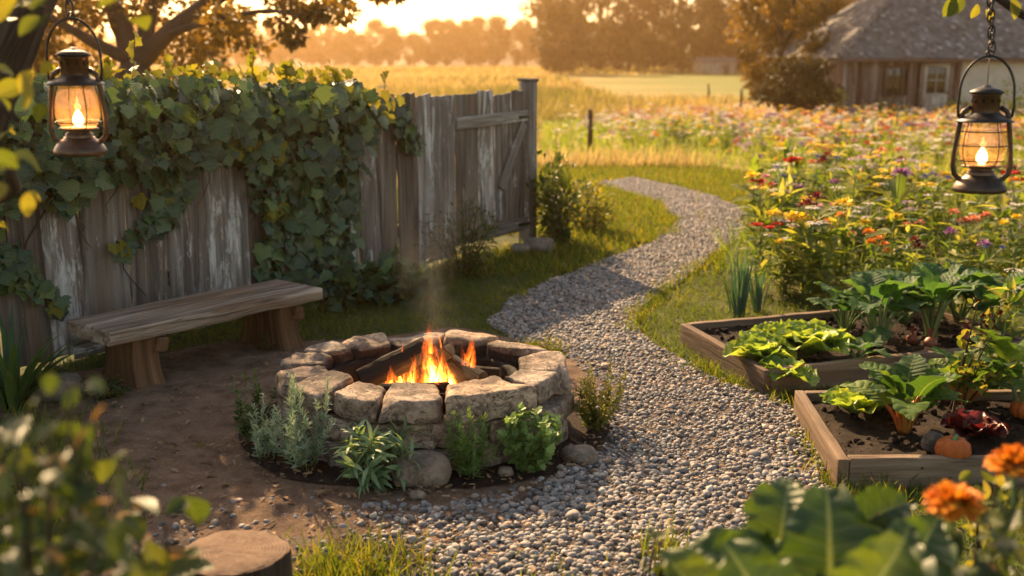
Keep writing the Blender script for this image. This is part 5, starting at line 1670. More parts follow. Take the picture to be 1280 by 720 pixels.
# ------------------------------------------------------------------ barn
bx, by = (1046 - 640) / FPX * 36.6, 36.6
bz = float(gz(bx, by)) - .02
barn = thing('barn', 'old board barn with mossy shingle roof, pale door and whitewashed end', 'barn', (bx, by, bz), R(5))
BW, BD, BH = 13., 7., 2.08
def boardwall(name, x0, x1, y, z0, z1, mat, par, seed, bw=.16, holes=()):
    mb = MB(); x = x0; i = 0
    rg = np.random.default_rng(seed)
    while x < x1 - .01:
        e = min(x + bw * rg.uniform(.8, 1.2), x1)
        spans = [(z0, z1)]
        for (hx0, hx1, hz0, hz1) in holes:
            if e > hx0 and x < hx1:
                spans = [(z0, hz0), (hz1, z1)]
        for a, b in spans:
            if b - a > .02:
                t = rbox(((e - x) / 2 - .004, .012, (b - a) / 2), .003, (1, 1, 2), along=2)
                mb.add(t, None, ((x + e) / 2, y + rg.uniform(-.004, .004), (a + b) / 2), rg.random(), 0, rg.uniform(-20, 20, 3))
        x = e; i += 1
    return mb.build(name, mat, par)
MT['barnb'] = woodmat('barn_board', (.06, .036, .03), (.18, .12, .095), (.34, .26, .21), warm=(.17, .05, .033), warmamt=.6, paint=(.36, .32, .29), pamt=.5, grain=9.)
MT['white'] = woodmat('whitewashed_board', (.26, .22, .18), (.46, .41, .35), (.60, .55, .48), warm=(.3, .2, .13), warmamt=.5, grain=9.)
MT['plast'] = stonemat('old_plaster', [(.34, .29, .24), (.5, .45, .38), (.58, .53, .46), (.64, .6, .53), (.42, .33, .26)], scale=.15, bump=.3)
m, g = M('barn_window_glass'); g.end(g.bsdf((.012, .011, .010), .12, None, spec=.6)); MT['win'] = m
def shingmat():
    m, g = M('wooden_shingle')
    tint = g.attr('tint'); lf = g.attr('lf')
    n1 = g.noise(lf, 6., 5., .6); n2 = g.noise(g.n('NewGeometry').outputs['Position'], .9, 4.)
    c = g.ramp(tint, [(0, (.075, .07, .07)), (.5, (.14, .132, .128)), (.85, (.22, .205, .195)), (1, (.34, .31, .29))])
    c = g.mix(1., c, g.ramp(n1, [(.3, (.7, .7, .7)), (.7, (1.2, 1.2, 1.2))]), 'MULTIPLY')
    c = g.mix(g.mr(n2, .5, .7, 0, .45), c, (.12, .11, .06))
    g.end(g.bsdf(c, .8, g.bump(n1, .4, .01), spec=.3))
    return m
MT['shing'] = shingmat()
dx0, dx1 = 2.62, 3.78      # door
wx0, wx1 = 1.45, 2.05      # window
boardwall('board_wall', 0, 4.02, 0, 0, BH, MT['barnb'], barn, 3, .17, [(dx0, dx1, 0, 1.93), (wx0, wx1, .85, 1.78)])
mb = MB(); t = rbox(((6.3 - 4.03) / 2, .05, BH / 2), .01, (8, 1, 8)); t.V = t.V + vn3(t.V * 1.4, 2) * .012; mb.add(t, None, ((6.3 + 4.03) / 2, .03, BH / 2)); mb.build('plaster_wall', MT['plast'], barn)
boardwall('whitewashed_wall', 6.31, BW, 0, 0, BH, MT['white'], barn, 4, .2)
for nm, c, hx, hy in (('side_wall', 0, .03, BD / 2), ('side_wall', BW, .03, BD / 2)):
    mb = MB(); t = rbox((hx, hy - .02, BH / 2), .01, (1, 6, 4), along=2); mb.add(t, None, (c + (.03 if c == 0 else -.03), BD / 2 + .02, BH / 2), .5, 0, np.array([c, 1., 1])); mb.build(nm, MT['barnb'], barn)
mb = MB(); t = rbox((BW / 2, .03, BH / 2), .01, (6, 1, 4), along=2); mb.add(t, None, (BW / 2, BD, BH / 2)); mb.build('back_wall', MT['barnb'], barn)
dr = thing('door', 'x', 'x'); dr.parent = barn; del dr['label']; del dr['category']; dr.location = ((dx0 + dx1) / 2, .02, 0)
hw = (dx1 - dx0) / 2
def piece(name, hx, hy, hz, x, y, z, mat, par, along=2, off=0.):
    mb = MB(); mb.add(rbox((hx, hy, hz), min(.006, hy * .5), (3, 1, 3), along=along), None, (x, y, z), .5, 0, np.array([off, off * 2, 1])); return mb.build(name, mat, par)
fr = MB()
for sx in (-1, 1): fr.add(rbox((.065, .04, .96), .006, (1, 1, 4), along=2), None, (sx * (hw - .065), -.03, .96), .6)
fr.add(rbox((hw + .05, .045, .07), .006, (4, 1, 1), along=0), None, (0, -.035, 1.98), .6); fr.build('door_frame', MT['barnb'], dr)
pb = MB(); pb.add(rbox((hw - .135, .02, .40), .006, (3, 1, 3), along=2), None, (0, 0, .42), .7)
for sx in (-1, 1): pb.add(rbox((.06, .024, .50), .006, (1, 1, 3), along=2), None, (sx * (hw - .195), 0, 1.36), .7)
for z_ in (.87, 1.83): pb.add(rbox((hw - .135, .026, .055), .006, (3, 1, 1), along=0), None, (0, 0, z_), .7)
for i, (hx, hz, x, z) in enumerate([(.018, .44, 0, 1.35), (hw - .26, .018, 0, 1.35)]): pb.add(rbox((hx, .016 + .003 * i, hz), .004, (1, 1, 1)), None, (x, -.004, z), .7)
pb.build('door_leaf', MT['white'], dr)
piece('glass_panes', hw - .26, .004, .44, 0, .02, 1.35, MT['win'], dr)
piece('handle', .015, .02, .06, hw - .19, -.045, .95, MT['dkmetal'], dr)
wf = MB()
for sx in (-1, 1): wf.add(rbox((.04, .03, .47), .005, (1, 1, 2), along=2), None, ((wx0 + wx1) / 2 + sx * (wx1 - wx0) / 2, -.02, 1.315), .3)
for z_ in (.84, 1.79): wf.add(rbox(((wx1 - wx0) / 2 + .07, .034, .035), .005, (2, 1, 1), along=0), None, ((wx0 + wx1) / 2, -.022, z_), .3)
wf.add(rbox((.015, .015, .46), .004, (1, 1, 1)), None, ((wx0 + wx1) / 2, -.01, 1.315), .3)
wfo = wf.build('window', MT['barnb'], barn)
piece('pane', (wx1 - wx0) / 2, .004, .46, (wx0 + wx1) / 2, .02, 1.315, MT['win'], wfo)
# hipped roof of real shingles
OV = .28; RS = .84; HR = 1.1   # slope (rise / run)
ev = BH - .02
hd = BD / 2 + OV
mb = MB()
rgs = np.random.default_rng(8)
xs0, xs1 = -OV, BW + OV
crs = .15
shT = rbox((.5, .5, .5), .06, (1, 1, 1))
def shingle_plane(origin, ux, up, n, L0fun, rows, run):
    for r_ in range(rows):
        v = r_ * crs
        a, b = L0fun(v)
        x = a - rgs.uniform(0, .12)
        while x < b:
            w_ = rgs.uniform(.10, .2)
            c = origin + ux * (x + w_ / 2) + up * (v + crs * .75) + n * (.014 + rgs.uniform(0, .008))
            tilt = unit(up + n * -.055)
            nn = unit(np.cross(ux, tilt))
            Mx = np.column_stack([ux * (w_ - .008), tilt * (crs * 1.75 + rgs.uniform(-.02, .02)), nn * .016])
            if x + w_ / 2 > a and x + w_ / 2 < b:
                mb.add(T(shT.V, []) if False else shT, Mx, c, float(np.clip(rgs.normal(.5, .25), 0, 1)), 0, rgs.uniform(-9, 9, 3))
            x += w_
sl = math.hypot(1, RS)
upF = np.array([0, 1, RS]) / sl
nF = np.array([0, -RS, 1]) / sl
rowsN = int(hd * sl / crs)
shingle_plane(np.array([0, -OV, ev]), np.array([1., 0, 0]), upF, nF, lambda v: (xs0 + v / sl * HR, xs1 - v / sl * HR), rowsN, 0)
sl2 = math.hypot(HR, RS)
upL = np.array([HR, 0, RS]) / sl2; nL = np.array([-RS, 0, HR]) / sl2
Lr = hd * sl
shingle_plane(np.array([xs0, BD + OV, ev]), np.array([0., -1, 0]), upL, nL, lambda v: (v / sl2, 2 * hd - v / sl2), int(hd * sl2 / crs), 0)
roof = mb.build('roof', MT['shing'], barn, smooth=False)
mb = MB()   # roof deck under the shingles
top_z = ev + hd * RS
V = [(xs0, -OV, ev), (xs1, -OV, ev), (xs1, BD + OV, ev), (xs0, BD + OV, ev), (xs0 + hd * HR, BD / 2, top_z), (xs1 - hd * HR, BD / 2, top_z)]
V = np.array(V) + [0, 0, -.01]
mb.add(T(V, [[0, 1, 5, 4], [3, 0, 4], [1, 2, 5], [2, 3, 4, 5], [3, 2, 1, 0]])); mb.build('roof_deck', MT['barnb'], roof, smooth=False)
piece('fascia_board', (xs1 - xs0) / 2, .012, .05, (xs0 + xs1) / 2, -OV - .014, ev - .06, MT['barnb'], barn, 0)
piece('corner_board', .06, .02, BH / 2 - .02, .06, -.034, BH / 2 - .02, MT['white'], barn, 2, 3.)
piece('gutter_stub', .35, .05, .025, -.35, -.05, BH - .12, MT['white'], barn, 0, 5.)

shed = thing('shed', 'tiny pale shed far away under the dark woods', 'shed', (25.0, 138.0, float(gz(25.0, 138.0))), R(10))
def boxpart(name, h, c, mat, par): mb = MB(); mb.add(rbox(h, .02, (2, 2, 2), along=2), None, c); return mb.build(name, mat, par)
boxpart('wall', (2.2, 1.5, .75), (0, 0, .75), MT['white'], shed)
mb = MB(); V = [(-2.4, -1.7, 1.5), (2.4, -1.7, 1.5), (2.4, 1.7, 1.5), (-2.4, 1.7, 1.5), (-2.4, 0, 2.1), (2.4, 0, 2.1)]
mb.add(T(V, [[0, 1, 5, 4], [2, 3, 4, 5], [3, 0, 4], [1, 2, 5], [3, 2, 1, 0]])); mb.build('roof', MT['shing'], shed, smooth=False)
boxpart('door', (.4, .03, .6), (.9, -1.525, .62), MT['barnb'], shed)

# ------------------------------------------------------------------ trees
QUAD = leafT(1, 2, .7, droop=.2)
def crown(mb, clumps, per, ls, rg, tr=(0, 1), flat=.75):
    for (c, r) in clumps:
        k = int(per)
        d = unit(rg.normal(size=(k, 3)))
        rad = r * (1 - rg.random(k) ** 2 * .75)
        p = np.asarray(c) + d * rad[:, None] * np.array([1, 1, flat])
        ldir = d + rg.normal(0, .7, (k, 3)) - [0, 0, .3]
        base = rg.uniform(*tr)
        mb.inst(QUAD, basis(ldir, rg.normal(0, .6, (k, 3)) + [0, 0, .8], ls * rg.uniform(.6, 1.3, k)), p, np.clip(base + rg.normal(0, .18, k), 0, 1))
def tree_mesh(h, r, ncl, per, ls, seed, mat, trunk_r, low=.25, cr=.26, tr=(0, 1), shape='round'):
    rg = np.random.default_rng(seed); mt, mc = MB(), MB()
    tip = np.array([rg.normal(0, .04) * h, rg.normal(0, .04) * h, h * .8])
    pts = curve3((0, 0, -.1), (rg.normal(0, .03) * h, 0, h * .4), tip, 9)
    tube(mt, pts, np.linspace(trunk_r, trunk_r * .25, 9), 9, .5, wob=trunk_r * .1, seed=seed)
    cl = []
    for i in range(ncl):
        f = rg.uniform(low, 1); az = rg.uniform(0, 6.28)
        if shape == 'cone': rad = r * (1.05 - f) * 1.1
        else: rad = r * math.sin(math.pi * min(1, (f - low) / (1.04 - low) * .85 + .12)) ** .7
        q = rad * math.sqrt(rg.uniform(.15, 1))
        c = np.array([math.cos(az) * q, math.sin(az) * q, h * f])
        cl.append((c, r * cr * rg.uniform(.7, 1.3)))
        if i % 3 == 0:
            s_ = pts[min(8, int(f * 7))]
            tube(mt, curve3(s_, (s_ + c) / 2 + [0, 0, h * .03], c, 5), np.linspace(trunk_r * .32, trunk_r * .06, 5), 5, .4, seed=i)
    crown(mc, cl, per, ls, rg, tr)
    return mt.mesh('trunk', MT['barkfar']), mc.mesh('crown', mat)
def put_tree(name, label, meshes, loc, rz=0, sc=1., group=None):
    o = thing(name, label, 'tree', loc, rz, group); o.scale = (sc,) * 3 if np.isscalar(sc) else sc
    for nm, me in zip(('trunk', 'crown'), meshes):
        c = bpy.data.objects.new(nm, me); COL.objects.link(c); c.parent = o
    return o
def gat(x, y): return (x, y, float(gz(x, y)))
# old spreading tree behind the ivy fence
rg = np.random.default_rng(123)
bt = thing('spreading_tree', 'big dark tree with forking limbs behind the ivy fence', 'tree', gat(-5.6, 14.6))
org = np.array(bt.location); mt, mc = MB(), MB()
def Q(px, py, D): return P(px, py, D) - org
fork = Q(172, 80, 14.8); base = np.array([.0, .0, -.1])
limbs = [([base, base + [.05, 0, .5], fork], .26, .20), ([fork, Q(150, 30, 14.9), Q(120, -60, 15.2), Q(90, -200, 15.5)], .17, .06), ([fork, Q(205, 45, 14.6), Q(255, 5, 14.4), Q(330, -60, 14.2), Q(420, -130, 14)], .14, .04),
         ([fork, Q(185, 30, 15.), Q(200, -60, 15.4), Q(215, -200, 15.8)], .14, .04), ([Q(205, 45, 14.6), Q(265, 25, 14), Q(330, 12, 13.6), Q(385, 20, 13.3)], .05, .015), ([Q(255, 5, 14.4), Q(340, -20, 14.6), Q(440, -12, 14.6)], .06, .012), ([fork, Q(120, 55, 14.4), Q(60, 20, 14), Q(0, -10, 13.8)], .10, .03)]
for i, (pt, r0, r1) in enumerate(limbs):
    pt = np.array(pt); t_ = np.linspace(0, len(pt) - 1, 14); s_ = np.column_stack([np.interp(t_, range(len(pt)), pt[:, k]) for k in range(3)]); s_[1:-1] = (s_[:-2] + 2 * s_[1:-1] + s_[2:]) / 4
    tube(mt, s_, np.linspace(r0, r1, 14), 10, .5, wob=.02, seed=i)
mt.build('trunk', MT['barkfar'], bt)
cl = []
for (px, py, D, r, n_) in [(60, 0, 14.5, .5, 6), (20, 40, 14.2, .45, 5), (120, 20, 15, .4, 4), (210, -10, 14.8, .4, 4), (290, 25, 14, .28, 4), (245, 55, 15.2, .33, 5), (300, 60, 15.2, .28, 3), (350, -8, 13.8, .25, 4), (392, 8, 13.4, .2, 3), (425, -14, 14.5, .24, 4), (382, 40, 13.3, .13, 2), (452, -2, 14.6, .15, 2), (60, 70, 15, .4, 4), (215, 75, 15.6, .3, 4), (105, 75, 15.3, .3, 4)]:
    for _ in range(n_): cl.append((Q(px + rg.normal(0, 22), py + rg.normal(0, 14), D + rg.normal(0, .4)), r * rg.uniform(.6, 1.1)))
for i in range(26):
    az = rg.uniform(0, 6.28); q = 2.4 * math.sqrt(rg.random()); cl.append((np.array([math.cos(az) * q - .5, math.sin(az) * q, rg.uniform(4.6, 6.8)]), rg.uniform(.35, .6)))
crown(mc, cl, 105, .10, rg); mc.build('crown', MT['tgold'], bt)

# golden tree beside the barn and dark juniper under it
g1 = tree_mesh(8.6, 2.2, 64, 150, .19, 5, MT['tgold'], .22, .16, .24)
put_tree('golden_tree', 'sunlit golden leaved tree standing beside the barn', g1, gat(11.0, 44.5), .4)
g2 = tree_mesh(2.6, 1.1, 40, 170, .11, 6, MT['tdark'], .10, .06, .30, shape='round')
put_tree('juniper_tree', 'dark bushy juniper under the golden tree', g2, gat(9.0, 35.5), 0, (1.1, 1, .8))
put_tree('golden_tree', 'smaller half lit tree left of the barn behind the juniper', tree_mesh(5.6, 1.5, 40, 150, .16, 9, MT['tgold'], .14, .12, .3), gat(9.6, 40.), 1.4)
for i, (px, py, h, r, mat, lb) in enumerate([(1030, 152, 1.15, .8, 'herby', 'yellow green bush at the corner of the barn'), (1110, 155, .75, .55, 'bush', 'low dark bush under the barn window'), (1197, 158, .75, .7, 'bush', 'dark green bush right of the barn door'), (1275, 172, 1.3, .8, 'bush', 'leafy green bush behind the bronze lantern')]):
    shrub('barn_shrub', lb, 'shrub', gxy(px, py), h, r, 1100, .11, mat, 200 + i, SMALL, 18)
# woods: individually planted trees at the back of the field
TA = [tree_mesh(11, 3.6, 46, 90, .55, 31 + i, MT['tdark'], .28, .12, .30) for i in range(3)]
TB = [tree_mesh(13, 4.4, 56, 100, .42, 41 + i, MT['tdark'], .32, .08, .22) for i in range(3)]
rg = np.random.default_rng(55)
for i in range(64):
    x = -150 + i * 3.9 + rg.normal(0, 1.2); y = 238 + rg.uniform(-6, 16) + abs(x + 40) * .03
    put_tree('woodland_tree', 'hazy far tree in the long wood closing off the field', TA[i % 3], gat(x, y), rg.uniform(0, 6.28), rg.uniform(.62, 1.0) * (1.12 if x < -75 else 1), 'trees of the far hazy wood')
for i in range(22):
    x = 5 + i * 3.4 + rg.normal(0, 1.2); y = 150 + rg.uniform(-4, 22) - i * .2
    s_ = rg.uniform(.75, 1.9)
    put_tree('woodland_tree', 'tall dark tree in the nearer wood behind the shed', TB[i % 3], gat(x + 4, y), rg.uniform(0, 6.28), s_, 'trees of the dark nearer wood')
put_tree('woodland_tree', 'rounded tree at the near corner of the dark wood with the sun behind it', TB[0], gat(7.4, 140), 1., (1.05, 1.05, 1.0))
put_tree('woodland_tree', 'small rounded orange lit tree leaning out of the dark wood edge', TA[1], gat(5.2, 130), 2., .72)
# wooded hill behind everything
hx = np.linspace(-250, 250, 60); hy = np.linspace(262, 330, 10)
A_, B_ = np.meshgrid(hx, hy, indexing='ij')
Z_ = gz(A_, B_) - .5 + np.sin((B_ - 262) / 68 * math.pi * .5) * (9.0 + 2.2 * np.sin(A_ * .021 + 1) + .8 * np.sin(A_ * .06))
V = np.stack([A_, B_, Z_], -1).reshape(-1, 3)
mb = MB(); mb.add(T(V, [[i * 10 + j, (i + 1) * 10 + j, (i + 1) * 10 + j + 1, i * 10 + j + 1] for i in range(59) for j in range(9)]))
tag(mb.build('hills', plain('wooded_hill', (.05, .05, .02), .95, var=.6, scale=.15)), 'low wooded rise behind the far trees', kind='structure')

# ------------------------------------------------------------------ foreground
p = P(293, 690, 3.2)
st = thing('tree_stump', 'cut tree stump with a rough brown top at the front of the gravel', 'stump', (p[0], p[1], 0))
n = 56; a = np.linspace(0, 2 * math.pi, n, endpoint=False); zt = p[2]
rr = .152 * (1 + .035 * np.sin(3 * a + 1) + .02 * np.sin(7 * a) + .012 * np.sin(17 * a))
V, lf = [], []
lv = np.linspace(0, zt, 9)
for z_ in lv:
    k = 1 + .12 * (1 - z_ / zt) ** 3
    for j in range(n):
        V.append((math.cos(a[j]) * rr[j] * k, math.sin(a[j]) * rr[j] * k, z_)); lf.append((math.cos(a[j]) * .15, z_, math.sin(a[j]) * .15))
V = np.array(V); V[:, :2] += vn3(V * np.array([20, 20, 5]), 3)[:, :2] * .006
mb = MB(); mb.add(T(V, [[i * n + j, i * n + (j + 1) % n, (i + 1) * n + (j + 1) % n, (i + 1) * n + j] for i in range(8) for j in range(n)], lf)); mb.build('bark', MT['bark'], st)
def stumptop():
    m, g = M('stump_cut_face')
    lf = g.attr('lf'); sp = g.n('SeparateXYZ', {0: lf})
    n1 = g.noise(lf, 14., 5., .6); n3 = g.noise(lf, 60., 4., .7)
    r = g.m('SQRT', g.m('ADD', g.m('MULTIPLY', sp.outputs[0], sp.outputs[0]), g.m('MULTIPLY', sp.outputs[1], sp.outputs[1])))
    rings = g.m('ADD', g.m('MULTIPLY', g.m('SINE', g.m('ADD', g.m('MULTIPLY', r, 620.), g.m('MULTIPLY', n1, 7.))), .5), .5)
    c = g.mix(rings, (.20, .125, .08), (.13, .078, .048))
    c = g.mix(g.mr(n1, .42, .62, 0, .8), c, (.10, .055, .035))
    c = g.mix(g.mr(n3, .5, .7, 0, .4), c, (.28, .2, .14))
    g.end(g.bsdf(c, .9, g.bump(g.m('ADD', n1, g.m('MULTIPLY', rings, .3)), .6, .006)))
    return m
W = [(0, 0, zt + .004)]
for k in (.33, .66, .93, 1.0):
    for j in range(n): W.append((math.cos(a[j]) * rr[j] * k, math.sin(a[j]) * rr[j] * k, zt + .004 * (1 - k) + (0 if k == 1 else .004) + random.uniform(-.002, .002)))
F = [[0, 1 + j, 1 + (j + 1) % n] for j in range(n)] + [[1 + k * n + j, 1 + (k + 1) * n + j, 1 + (k + 1) * n + (j + 1) % n, 1 + k * n + (j + 1) % n] for k in range(3) for j in range(n)]
mb = MB(); mb.add(T(W, F)); mb.build('cut_face', stumptop(), st)

# blurred shrub in the lower left corner
MT['fgl'] = leafmat('near_shrub_leaf', [(.035, .06, .014), (.06, .09, .02), (.11, .12, .03)], trans=.36, rough=.38, spec=.5, vein=.3)
MT['fgd'] = leafmat('dry_leaf', [(.26, .15, .06), (.36, .22, .10)], trans=.35, rough=.75, spec=.1)
def near_plant(label, base, tops, n, ll, seed, mat, name='shrub', t=OVAL, cat='shrub', tr=(0, 1), dry=0, spread=.05):
    rg = np.random.default_rng(seed); o = thing(name, label, cat, base); org = np.array(base, float)
    ms, ml, md = MB(), MB(), MB()
    for i, tp_ in enumerate(tops):
        e = np.asarray(tp_) - org
        pts = curve3((rg.normal(0, .03), rg.normal(0, .03), 0), (e[0] * .35, e[1] * .35, e[2] * .6), e, 10)
        tube(ms, pts, np.linspace(.008, .002, 10), 6, rg.random())
        leaf_on(ml, pts[4:], n, ll, t, rg, spread, tr, down=-.3)
        if dry: leaf_on(md, pts[4:], dry, ll * .7, t, rg, spread * .8)
    ms.build('stems', MT['vine'], o); ml.build('leaves', MT[mat], o)
    if dry: md.build('dry_leaves', MT['fgd'], o, label='pale dry leaves')
    return o
near_plant('loose leafy shrub out of focus in the near left corner', (-.68, 1.42, 0), [P(60, 530, 1.45), P(30, 600, 1.35), P(100, 545, 1.5), P(88, 480, 1.5), P(-30, 560, 1.4), P(0, 540, 1.5), P(60, 620, 1.4), P(120, 640, 1.4), P(20, 570, 1.4)], 26, .046, 5, 'fgl', dry=7, spread=.045, tr=(0, .8))
near_plant('low shrub with upright pointed leaves beside the tree stump', (-.66, 2.0, 0), [P(150, 590, 1.95), P(205, 650, 1.9), P(175, 690, 1.8), P(225, 690, 2.0), P(120, 640, 1.85)], 9, .085, 6, 'fgl', tr=(.2, .9), dry=2, spread=.03)
near_plant('dense dark undergrowth in the near left corner below the shrub', (-.9, 1.85, 0), [P(20, 650, 1.65), P(70, 680, 1.6), P(120, 690, 1.65), P(-30, 620, 1.7), P(60, 620, 1.8), P(160, 705, 1.7), P(30, 590, 1.8), P(100, 640, 1.8)], 60, .045, 7, 'bush', spread=.07)
# big leaves and marigolds in the lower right corner
MT['cab'] = leafmat('cabbage_leaf', [(.025, .055, .018), (.045, .09, .024), (.085, .13, .028)], trans=.34, tcol=(1.5, 1.35, .45), rough=.42, vein=.75, spec=.45, vcol=(.24, .30, .13), spots=.5)
CAB = [leafT(6, 16, .92, prof=lambda v: max(.14, math.sin(math.pi * (v ** .75 * .88 + .09)) ** .55), ruffle=.11, rf=2.3 + .35 * s, droop=.45, cup=.5, fold=.12, seed=s * 1.9) for s in range(4)]
def rhub(label, base, leaves, seed, mat='cab', stalk='stalkg', name='leafy_plant'):
    rg = np.random.default_rng(seed); o = thing(name, label, 'leafy plant', base); org = np.array(base, float); ms, ml = MB(), MB()
    for i, (a3, tipd, L, nr, wk) in enumerate(leaves):
        e = np.asarray(a3) - org
        tube(ms, curve3((0, 0, 0), (e[0] * .3, e[1] * .3, e[2] * .6), e, 9), np.linspace(.014, .007, 9), 8, rg.random())
        ml.inst(CAB[i % 4], basis(np.array([tipd]), np.array([nr]), np.array([[L * wk, L, L]])), e[None], np.array([rg.random()]))
    ms.build('stalks', MT[stalk], o); ml.build('leaves', MT[mat], o)
    return o
D1 = 1.95
rhub('big leaved green plant looming out of focus in the near right corner', (.62, 2.0, 0), [
    (P(1035, 755, D1), (.04, .1, .95), .20, (-.1, -.95, .35), 1.15), (P(975, 675, D1 + .1), (.15, .3, .75), .125, (-.2, -.75, .7), 1.2),
    (P(955, 735, D1 + .05), (-.55, .1, .5), .15, (.2, -.6, .8), 1.0), (P(1075, 655, D1 + .15), (.85, .2, .42), .13, (-.3, -.8, .6), .75),
    (P(900, 745, D1 + .1), (-.4, .2, .4), .11, (.2, -.5, .9), 1.0), (P(1120, 730, D1), (.5, .1, .7), .15, (0, -.8, .6), .9), (P(965, 780, D1 - .1), (-.3, -.1, .7), .15, (0, -.8, .6), 1.1), (P(1060, 770, D1 - .2), (.5, -.1, .7), .15, (.2, -.8, .6), 1.1), (P(1000, 730, D1 + .2), (-.3, .3, .7), .16, (-.3, -.6, .7), 1.), (P(1100, 770, D1 - .1), (.2, 0, .9), .16, (-.3, -.8, .4), 1.), (P(880, 770, D1), (-.2, 0, .6), .13, (.3, -.6, .7), 1.)], 3)
near_plant('green leafy undergrowth below the near orange marigolds', (.98, 2.1, 0), [P(1160, 690, 2.05), P(1220, 660, 2.0), P(1270, 640, 2.1), P(1250, 700, 1.95), P(1190, 720, 1.95), P(1120, 700, 2.1), P(1300, 690, 2.0)], 30, .06, 9, 'fgl', dry=3, spread=.06)
near_plant('tall spindly plant rising over the far end of the front bed', (1.28, 2.75, 0), [P(1248, 585, 2.75), P(1275, 560, 2.8), P(1220, 610, 2.7), P(1290, 600, 2.7)], 16, .045, 10, 'herby', name='weed_plant', cat='plant')
for (px, py, D, lb, var) in [(1192, 630, 2.05, 'large orange marigold head out of focus in the near right corner', 0), (1268, 582, 2.2, 'orange marigold head cut by the right edge of the picture', 1)]:
    q = P(px, py, D); o = thing('marigold', lb, 'flower', (q[0], q[1], 0)); rgx = np.random.default_rng(70 + var)
    mb = MB(); tube(mb, curve3((.02, .02, 0), (.02, 0, q[2] * .6), (0, 0, q[2]), 9), np.linspace(.006, .004, 9), 6, .4); mb.build('stem', MT['stalkg'], o)
    mb = MB(); bloom_pom(mb, np.array([0, 0, q[2]]), .054, rgx, 150, .35); mb.build('bloom', PETAL['orange'], o)
    mb = MB(); leaf_on(mb, curve3((.02, .02, q[2] * .4), (.02, 0, q[2] * .7), (0, 0, q[2] * .93), 6), 22, .07, FEATH, rgx, .02); mb.build('foliage', MT['fgl'], o)
# tall seed heads over the right ends of the beds
near_plant('tall yellow green flower stalks between the two beds', (2.12, 5.0, 0), [P(1222, 380, 5.0), P(1258, 370, 5.0), P(1240, 420, 4.9), P(1270, 450, 4.8), P(1205, 440, 5.0)], 20, .05, 12, 'herby', name='seeding_plant', cat='plant', spread=.03)
near_plant('thin green weed sprouting at the very front edge of the gravel', (.33, 2.75, 0), [P(820, 670, 2.75), P(808, 690, 2.75), P(835, 700, 2.75)], 7, .05, 13, 'fgl', name='weed_plant', cat='weed', spread=.01)

# litter: wood chips and dry leaves on the dirt
mb = MB(); rg = np.random.default_rng(61)
q = np.vstack([sample_poly(DIRT, 900, rg), sample_poly(PATH, 500, rg)]); k = len(q)
mb.inst(SMALL, basis(np.column_stack([rg.normal(0, 1, (k, 2)), rg.normal(0, .15, k)]), rg.normal(0, .2, (k, 3)) + [0, 0, 1], rg.uniform(.012, .045, k)), np.column_stack([q, gz(q[:, 0], q[:, 1]) + np.where(np.arange(k) < 900, .02, .036)]), rg.random(k))
for i in range(70):
    c = np.append(sample_poly(DIRT, 1, rg)[0], .02); a_ = rg.uniform(0, 6.28); l_ = rg.uniform(.03, .11)
    tube(mb, curve3(c, c + [math.cos(a_) * l_ * .5, math.sin(a_) * l_ * .5, .012], c + [math.cos(a_ + .3) * l_, math.sin(a_ + .3) * l_, .0], 5), .003, 5, rg.random())
q = PC + np.column_stack([np.cos(a_ := rg.uniform(3.3, 6.1, 160)), np.sin(a_) * .88]) * rg.uniform(.72, 1.0, 160)[:, None]; k = 160
t = rbox((.5, .16, .08), .03, (1, 1, 1))
mb.inst(t, np.einsum('kij,k->kij', basis(np.column_stack([rg.normal(0, 1, (k, 2)), rg.normal(0, .2, k)]), np.tile([0, 0, 1.], (k, 1))), rg.uniform(.01, .04, k)), np.column_stack([q, np.full(k, .03)]), rg.random(k))
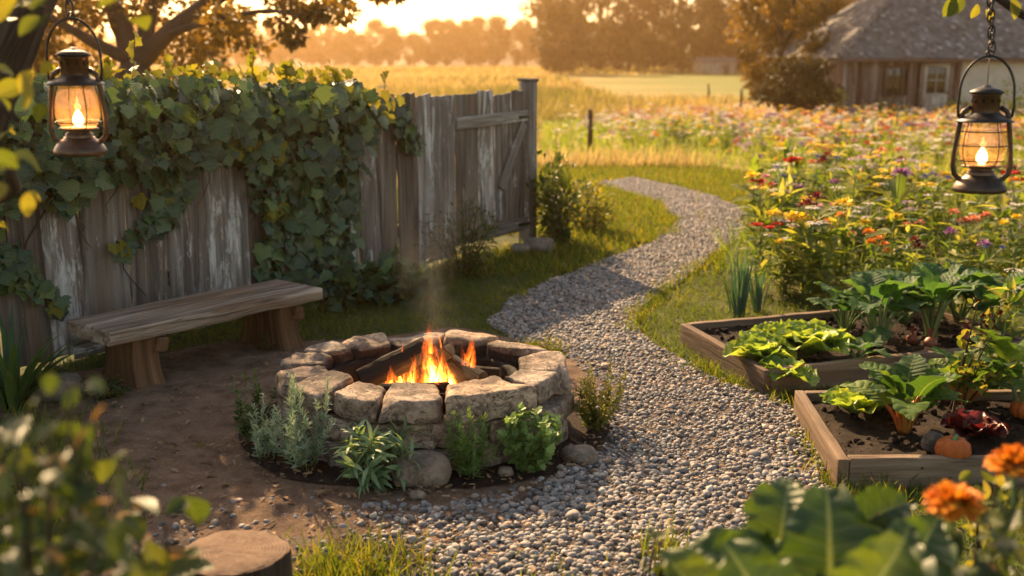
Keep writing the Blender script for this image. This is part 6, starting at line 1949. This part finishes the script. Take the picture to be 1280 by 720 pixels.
tag(mb.build('litter', leafmat('dry_litter', [(.10, .055, .03), (.22, .13, .07), (.34, .24, .15)], trans=.1, rough=.8)), 'dry leaves and wood chips on the bare earth', 'litter', kind='stuff')

# ------------------------------------------------------------------ smoke and evening haze
def smokemat():
    m, g = M('smoke')
    o = g.n('TexCoord').outputs['Object']
    sp = g.n('SeparateXYZ', {0: o})
    wob = g.noise(g.mul(o, (3., 3., 1.6)), 1., 2., .5)
    nz = g.noise(g.mul(o, (9., 9., 3.4)), 1., 5., .62, 1.4)
    x = g.m('ADD', sp.outputs[0], g.m('MULTIPLY', g.m('SUBTRACT', wob, .5), .45))
    r = g.m('SQRT', g.m('ADD', g.m('MULTIPLY', x, x), g.m('MULTIPLY', sp.outputs[1], sp.outputs[1])))
    rad = g.mr(sp.outputs[2], 0, 1.0, .09, .27)
    f = g.mr(g.m('DIVIDE', r, rad), .1, 1., 1., 0)
    f = g.m('MULTIPLY', f, g.mr(sp.outputs[2], .0, .22, 0, 1))
    f = g.m('MULTIPLY', f, g.mr(sp.outputs[2], .35, .92, 1, 0))
    d = g.m('MULTIPLY', f, g.mr(nz, .44, .72, 0, .85))
    g.end(g.n('VolumePrincipled', {'Color': (.85, .85, .88), 'Density': d, 'Anisotropy': .35}).outputs[0], True)
    return m
mb = MB(); mb.add(rbox((.30, .24, .5), .01, (1, 1, 1)), None, (0, 0, .5)); o = mb.build('smoke', smokemat()); o.location = (fb[0], fb[1] + .02, .30)
tag(o, 'thin grey smoke drifting up from the fire', 'smoke', kind='stuff')

m, g = M('evening_haze')
g.end(g.n('VolumePrincipled', {'Color': (1.0, .60, .26), 'Density': .00125, 'Anisotropy': .82}).outputs[0], True)
mb = MB(); mb.add(T([(x, y, z) for x in (-262, 262) for y in (-32, 347) for z in (-5.5, 32)], [[0, 1, 3, 2], [4, 6, 7, 5], [0, 4, 5, 1], [2, 3, 7, 6], [0, 2, 6, 4], [1, 5, 7, 3]]))
tag(mb.build('haze', m, smooth=False), 'warm evening haze over the field', 'haze', kind='stuff')
